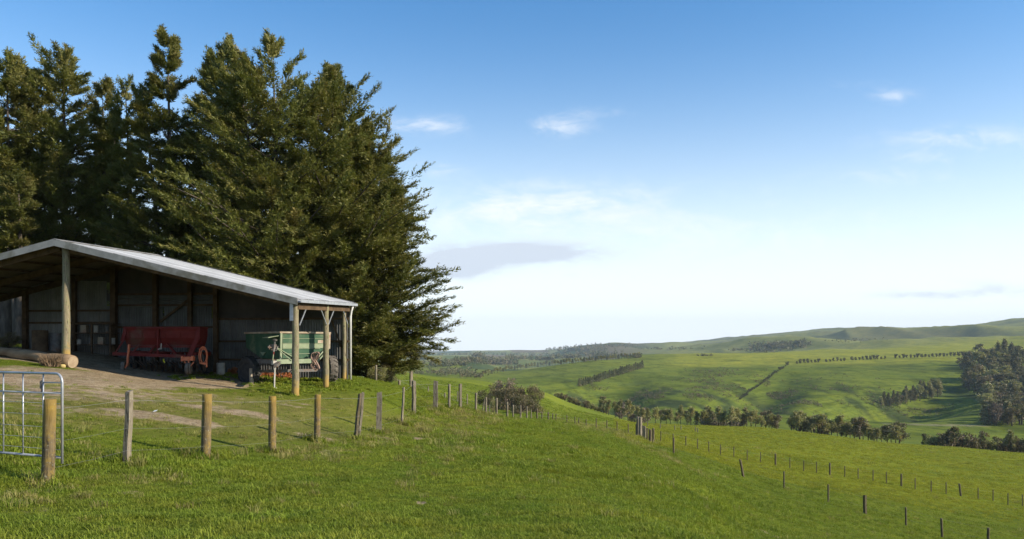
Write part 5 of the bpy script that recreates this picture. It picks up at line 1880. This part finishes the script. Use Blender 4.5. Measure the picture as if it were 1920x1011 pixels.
    for k in range(n):
        f = k / (n - 1)
        px = 1494 + (1845 - 1494) * f; py = 682.5 - 17 * f ** 0.9
        if k in (7, 14, 25, 26): continue
        b = hit(px, py, 700)
        plant('hedge', 'hedge_bush', b, 8.5 / F * b.y * RT.uniform(.7, 1.2), '%s bush from the left in the gappy hedge along the bright plateau' % nth(k), 'bush', 'hedge along the plateau', .62)
    n = 34
    for k in range(n):
        f = k / (n - 1)
        px = 1478 + (1386 - 1478) * f; py = 684 + (752 - 684) * f
        b = hit(px, py, 450)
        plant('hedge', 'hedge_bush', b, 7.0 / F * b.y * RT.uniform(.6, 1.1), '%s bush from the top in the hedge running down the far slope' % nth(k), 'bush', 'hedge running down the far slope', .7)
    # dark wood at the right
    k = 0
    pts = []
    while len(pts) < 200:
        py = RT.uniform(668, 800)
        left = np.interp(py, [665, 690, 720, 745, 760, 800], [1835, 1800, 1798, 1825, 1838, 1850])
        px = RT.uniform(left, 1990)
        pts.append((px, py))
    pts.sort(key=lambda q: q[1])
    for (px, py) in pts:
        b = hit(px, py, 430)
        h = RT.uniform(11, 20) * (0.8 if py > 760 else 1.0)
        where = 'crest' if py < 700 else ('middle' if py < 750 else 'foot')
        plant('tower' if RT.random() < .5 else 'gum', 'forest_tree', b, h, 'dark tree crowded in the %s of the wood at the right edge' % where, 'tree', 'trees at the %s of the dark wood' % where, 1.35, var=None)
    for k, (px, py, h) in enumerate([(1872, 690, 30), (1884, 686, 31), (1896, 690, 29), (1908, 694, 26), (1861, 694, 25)]):
        b = hit(px, py, 430)
        plant('tower', 'tall_pine', b, h, '%s of the tall pines standing on top of the dark wood' % ('leftmost', 'second from left', 'middle', 'fourth from left', 'rightmost')[[4, 0, 1, 2, 3].index(k) if k in (4, 0, 1, 2, 3) else 0], 'tree', 'tall pines on the crest', .75)
    b = hit(1868, 800, 380)
    plant('dead', 'bare_tree', b, 17, 'pale bare tree at the foot of the dark wood', 'tree', None, .5)
    n = 26
    for k in range(n):
        f = k / (n - 1)
        px = 1652 + (1762 - 1652) * f + RT.uniform(-3, 3); py = 768 + (741 - 768) * f + RT.uniform(-5, 5)
        b = hit(px, py, 430)
        plant('tower' if k % 4 else 'gum', 'grove_tree', b, RT.uniform(11, 17) * (0.72 + 0.4 * f), '%s tree from the left in the shaded grove on the far slope' % nth(k), 'tree', 'shaded grove on the far slope', .8)
    # gully bushes below the spur
    n = 26
    for k in range(n):
        f = k / (n - 1)
        px = 1000 + (1090 - 1000) * f + RT.uniform(-3, 3); py = 738 + (764 - 738) * f - 2
        b = ground(px, 470 + 40 * f + RT.uniform(-15, 15))
        plant('bush', 'gully_bush', b, RT.uniform(3.0, 5.5), '%s bush from the left along the gully below the spur' % nth(k), 'bush', 'bushes along the gully', .9)


build_planting()


# ------------------------------------------------------------------ masses nobody could count: far woods, rough scrub, grass
def mass(name, pts, hs, label, cat, mat, n_leaf=26, wide=0.8, seed=1):
    rng = np.random.default_rng(seed)
    V = []; tone = []
    for (b, h) in zip(pts, hs):
        n = n_leaf
        p = unit(rng.normal(size=(n, 3))) * (rng.random(n) ** 0.45)[:, None] * np.array([h * wide * .5, h * wide * .5, h * .5])[None]
        p[:, 2] += h * 0.48
        d = unit(rng.normal(size=(n, 3)) + np.array([0, 0, 0.3])[None])
        ll = h * rng.uniform(.22, .45, n)
        V.append(leaf_tris(p + np.array(b)[None], d, ll, ll * .7, rng))
        tone.append(np.repeat(np.clip(rng.normal(.3, .3) + rng.normal(0, .1, n), 0, 1), 3))
    V = np.concatenate(V); tone = np.concatenate(tone)
    n = len(V) // 3
    o = link(name, np_mesh(name, V, np.arange(n * 3).reshape(-1, 3), M[mat], tone))
    return tag(o, label, cat, None, 'stuff')


def build_masses():
    rs = random.Random(4)
    # woods on the plain
    pts = []; hs = []
    for (px, py, hw, hp, n, h) in [(830, 686, 32, 3, 130, 11), (880, 679, 40, 2, 60, 10), (935, 683, 28, 2.5, 90, 11), (896, 671, 8, 1.5, 30, 9.5), (790, 675, 16, 1.5, 40, 8), (970, 674, 30, 2, 50, 8),
                                   (1060, 672, 30, 1.5, 60, 8), (1020, 676, 20, 1.5, 40, 8), (850, 700, 34, 5, 110, 8), (885, 706, 20, 4, 60, 8), (790, 700, 26, 3, 50, 5), (1120, 666, 30, 2, 60, 8), (1140, 672, 30, 1.2, 60, 9), (1195, 671, 8, 1, 20, 9),
                                   (980, 666, 90, 1.0, 60, 4.5), (850, 666, 70, 0.8, 50, 4), (930, 663, 120, .6, 50, 3), (1320, 668, 12, .6, 20, 5), (1085, 656, 60, 5, 120, 6), (1150, 650, 40, 3, 70, 5), (1250, 655, 50, 2, 50, 4)]:
        for _ in range(n):
            q = (px + rs.gauss(0, hw * .55), py + rs.gauss(0, hp * .5))
            b = hit(*q, ymin=560)
            if b.y > 8500: continue
            pts.append(b); hs.append(h / F * b.y * rs.uniform(.6, 1.1))
    mass('distant_wood', pts, hs, 'dark distant woods and shelter belts scattered over the plain', 'woodland', 'dark_pine', 30, 1.0, 3)
    pts = []; hs = []
    for (px, py, hw, hp, n, h) in [(1455, 652, 45, 6, 150, 8), (1500, 648, 14, 4, 50, 8), (1430, 660, 30, 2, 50, 5), (1600, 640, 50, 4, 60, 3), (1380, 658, 20, 2, 30, 4)]:
        for _ in range(n):
            b = hit(px + rs.gauss(0, hw * .5), py + rs.gauss(0, hp * .5), ymin=1200)
            if b.y > 8500: continue
            pts.append(b); hs.append(h / F * b.y * rs.uniform(.5, 1.1))
    mass('hill_scrub', pts, hs, 'bluish scrub covering the folds of the far hills', 'scrub', 'dark_pine', 30, 1.2, 5)
    # rushes and gorse dotted over the far slopes
    pts = []; hs = []
    for (px, py, hw, hp, n) in [(1130, 745, 50, 14, 320), (1180, 738, 40, 14, 140), (1320, 725, 60, 18, 260), (1350, 700, 50, 8, 120), (1240, 745, 40, 8, 100), (1440, 745, 50, 18, 380), (1500, 760, 60, 14, 320), (1560, 730, 80, 20, 160), (1420, 720, 40, 16, 120),
                                (1330, 742, 40, 8, 100), (1720, 770, 50, 12, 150), (1560, 775, 50, 8, 120), (1610, 755, 60, 10, 110)]:
        for _ in range(n * 2):
            b = hit(px + rs.gauss(0, hw * .6), py + rs.gauss(0, hp * .6), ymin=420)
            if b.y > 1000: continue
            if float(vnoise(np.array([b.x / 22]), np.array([b.y / 30]), 41)[0]) < -0.1: continue
            pts.append(b); hs.append(rs.uniform(.6, 2.4) ** 1.1)
    mass('rough_scrub', pts, hs, 'rushes and low gorse dotted over the far slopes', 'scrub', 'scrub', 12, 1.5, 7)


build_masses()


def tuft(seed, n, h, rad, mat, wid=0.006, droop=0.5):
    rng = np.random.default_rng(seed)
    V = []; Fc = []; T = []
    for k in range(n):
        a = rng.uniform(0, 6.28); r = rad * math.sqrt(rng.random())
        p = np.array([r * math.cos(a), r * math.sin(a), -0.01])
        az = rng.uniform(0, 6.28)
        out = np.array([math.cos(az), math.sin(az), 0])
        side = np.array([-math.sin(az), math.cos(az), 0])
        hh = h * rng.uniform(.45, 1.15)
        ln = rng.uniform(.15, 1.0) * droop
        m_ = p + np.array([0, 0, hh * .62]) + out * hh * ln * .35
        e = p + np.array([0, 0, hh * (1 - .25 * ln)]) + out * hh * ln * 1.1
        w_ = wid * rng.uniform(.7, 1.3)
        o = len(V)
        V += [p - side * w_ * .5, p + side * w_ * .5, m_ + side * w_ * .45, m_ - side * w_ * .45, e]
        Fc += [(o, o + 1, o + 2), (o, o + 2, o + 3), (o + 3, o + 2, o + 4)]
        b_ = rng.uniform(0, .35) if rng.random() < .8 else rng.uniform(.5, 1.0)
        T += [0, 0, b_ * .6, b_ * .6, b_ + .35]
    return np_mesh('tuft', np.array(V), np.array(Fc), M[mat], np.array(T))


def scatter(name, meshes, pts, scl, idx, label, cat):
    coll = bpy.data.collections.new(name + '_kinds')
    for k, me in enumerate(meshes):
        coll.objects.link(bpy.data.objects.new('%s_kind_%d' % (name, k), me))
    me = bpy.data.meshes.new(name)
    n = len(pts)
    me.vertices.add(n)
    me.vertices.foreach_set('co', pts.astype(np.float32).ravel())
    rng = np.random.default_rng(9)
    rot = np.stack([rng.normal(0, .08, n), rng.normal(0, .08, n), rng.uniform(0, 6.28, n)], 1)
    a = me.attributes.new('rot', 'FLOAT_VECTOR', 'POINT'); a.data.foreach_set('vector', rot.astype(np.float32).ravel())
    a = me.attributes.new('scl', 'FLOAT', 'POINT'); a.data.foreach_set('value', scl.astype(np.float32))
    a = me.attributes.new('pick', 'INT', 'POINT'); a.data.foreach_set('value', idx.astype(np.int32))
    me.materials.append(meshes[0].materials[0])
    o = link(name, me)
    ng = bpy.data.node_groups.new(name, 'GeometryNodeTree')
    ng.interface.new_socket('Geometry', in_out='INPUT', socket_type='NodeSocketGeometry')
    ng.interface.new_socket('Geometry', in_out='OUTPUT', socket_type='NodeSocketGeometry')
    N = ng.nodes
    gi = N.new('NodeGroupInput'); go = N.new('NodeGroupOutput')
    ip = N.new('GeometryNodeInstanceOnPoints')
    ci = N.new('GeometryNodeCollectionInfo'); ci.inputs['Collection'].default_value = coll
    ci.inputs['Separate Children'].default_value = True
    ci.inputs['Reset Children'].default_value = True

    def attr(nm, ty):
        nd = N.new('GeometryNodeInputNamedAttribute'); nd.data_type = ty; nd.inputs['Name'].default_value = nm
        return nd.outputs['Attribute']
    Lk = ng.links.new
    Lk(gi.outputs[0], ip.inputs['Points'])
    Lk(ci.outputs[0], ip.inputs['Instance'])
    ip.inputs['Pick Instance'].default_value = True
    Lk(attr('pick', 'INT'), ip.inputs['Instance Index'])
    Lk(attr('rot', 'FLOAT_VECTOR'), ip.inputs['Rotation'])
    Lk(attr('scl', 'FLOAT'), ip.inputs['Scale'])
    Lk(ip.outputs[0], go.inputs[0])
    md = o.modifiers.new('scatter', 'NODES'); md.node_group = ng
    return tag(o, label, cat, None, 'stuff')


def build_grass():
    rng = np.random.default_rng(5)
    P_ = []; S_ = []; I_ = []
    for (y0, y1, dens, sc) in [(4.5, 12, 130, 1.0), (12, 20, 80, 1.15), (20, 32, 34, 1.4), (32, 50, 15, 1.8), (50, 90, 5.0, 2.3), (90, 230, 0.7, 4.2)]:
        # sample in depth and side so that the cover is even on the ground
        area = (0.70 * (y1 ** 2 - y0 ** 2))
        n = int(area * dens)
        y = np.sqrt(rng.uniform(y0 ** 2, y1 ** 2, n))
        x = rng.uniform(-0.72, 0.72, n) * y + rng.uniform(-.4, .4, n)
        P_.append(np.stack([x, y], 1)); S_.append(np.full(n, sc)); I_.append(np.zeros(n))
    P2 = np.concatenate(P_); sc = np.concatenate(S_)
    x, y = P2[:, 0], P2[:, 1]
    z = terrain(x, y)
    row = HY - F * z / y
    px = CX + F * x / y
    dirt = dirt_mask(x, y); dry = dry_mask(x, y)
    patch = vnoise(x * .55, y * .55, 31) * .6 + vnoise(x * 1.7, y * 1.7, 32) * .4
    # the shed floor stays bare
    s = (x - SHED_P1[0]) * E1[0] + (y - SHED_P1[1]) * E1[1]
    t = (x - SHED_P1[0]) * E2[0] + (y - SHED_P1[1]) * E2[1]
    inside = (s > 3.6) & (s < 17) & (t > -0.4) & (t < 6)
    keep = (rng.random(len(x)) > np.clip(dirt * 1.25 + 0.10 * vnoise(x * 2, y * 2, 3), 0, 0.97)) & ~inside & (row < 1120)
    yard = (y > 15) & (px < 760) & (s > -3)
    keep &= ~(yard & (rng.random(len(x)) < 0.55))
    drysel = rng.random(len(x)) < np.clip(dry * 0.8 - 0.05, 0, 1) * np.where(yard, 0.6, 0.34) + 0.006
    hgt = sc * (1 + 0.35 * patch) * rng.uniform(.7, 1.25, len(x))
    hgt = np.where(yard, hgt * 0.6, hgt)
    pts = np.stack([x, y, z], 1)
    k = keep & ~drysel & ~((px > 1150) & (y > 58))
    idx = rng.integers(0, 4, len(x))
    idx = np.where((patch > 0.35) & (rng.random(len(x)) < .4), 4, idx)
    scatter('pasture_grass', [tuft(1, 50, .05, .11, 'grass', .005, 1.2), tuft(2, 50, .042, .12, 'grass', .005, 1.3), tuft(3, 44, .06, .11, 'grass', .0055, 1.2), tuft(4, 52, .038, .13, 'grass', .005, 1.3), tuft(5, 44, .085, .09, 'grass', .006, 1.1)],
            pts[k], hgt[k], idx[k], 'short green pasture grass covering the near hillside', 'grass')
    k = keep & ~drysel & (px > 1150) & (y > 58)
    scatter('paddock_grass', [tuft(7, 44, .05, .12, 'paddock_grass', .006, 1.2), tuft(8, 40, .07, .11, 'paddock_grass', .006, 1.1)], pts[k], hgt[k], rng.integers(0, 2, len(x))[k], 'yellow green tufty grass of the lower paddock', 'grass')
    k = keep & drysel
    scatter('dry_grass', [tuft(11, 38, .09, .10, 'dry_grass', .0055, .8), tuft(12, 34, .12, .09, 'dry_grass', .0055, .9), tuft(13, 40, .07, .12, 'dry_grass', .005, .9)],
            pts[k], hgt[k] * 1.15, rng.integers(0, 3, len(x))[k], 'pale dry grass along the fence lines', 'grass')
    # rank green weeds under the trailer and by the poles, red leaves at the back
    rs = random.Random(8)
    wp = []; ws = []
    for (px_, Y, rx, n) in [(530, 27.6, 1.0, 90), (545, 26.2, .9, 90), (600, 28, 1.6, 140), (520, 25.3, .8, 50), (640, 29, 1.2, 90), (575, 30, 1.4, 80), (395, 28.3, .8, 40), (340, 27.2, .6, 20), (440, 29.5, 1.2, 60), (500, 29.8, 1.2, 60)]:
        for _ in range(n):
            q = ground(px_, Y) + Vector((rs.gauss(0, rx * .6), rs.gauss(0, rx * .5), 0))
            q.z = tz(q.x, q.y)
            wp.append(q); ws.append(rs.uniform(0.5, 1.3))
    wp = np.array([tuple(q) for q in wp])
    fp = []; fs_ = []
    for q0 in POST_FEET:
        for _ in range(26):
            q = q0 + Vector((rs.gauss(0, .16), rs.gauss(0, .14), 0)); q.z = tz(q.x, q.y)
            fp.append(tuple(q)); fs_.append(rs.uniform(.9, 2.0))
    scatter('post_foot_grass', [tuft(31, 26, .11, .06, 'grass', .006, .8), tuft(32, 24, .12, .06, 'dry_grass', .0055, .9), tuft(33, 24, .09, .07, 'grass', .006, 1.0)], np.array(fp), np.array(fs_), rng.integers(0, 3, len(fp)), 'longer uncropped grass round the feet of the fence posts', 'grass')
    scatter('rank_weeds', [tuft(21, 34, .10, .09, 'grass', .014, .8), tuft(22, 30, .09, .10, 'grass', .018, 1.0)], wp, np.array(ws), rng.integers(0, 2, len(wp)), 'rank green weeds under the trailer and round the poles', 'weeds')
    pts2 = []; hs = []
    for _ in range(90):
        q = ground(rs.uniform(425, 550), rs.uniform(29.8, 30.6)); pts2.append(q); hs.append(rs.uniform(.12, .3))
    o = mass('red_weeds', pts2, hs, 'reddish leafy weeds along the foot of the back wall', 'weeds', 'redleaf', 14, 1.2, 15)


build_grass()


# ------------------------------------------------------------------ the air
def build_haze():
    m = bpy.data.materials.new('haze')
    m.use_nodes = True
    w = NT(m.node_tree)
    v = w.n('ShaderNodeVolumePrincipled')
    v.inputs['Color'].default_value = (0.68, 0.83, 1.0, 1)
    v.inputs['Density'].default_value = HAZE
    v.inputs['Anisotropy'].default_value = 0.0
    o_ = w.n('ShaderNodeOutputMaterial')
    w.t.links.new(v.outputs[0], o_.inputs['Volume'])
    mb = MB()
    zl, zh = -200.0, 340.0
    mb.box((0, 0, (zl + zh) / 2), (22000, 22000, zh - zl))
    o = mb.build('haze', m)
    o.display_type = 'WIRE'
    tag(o, 'thin bluish haze over the far plain', 'haze', None, 'stuff')


HAZE = 5.5e-5
build_haze()
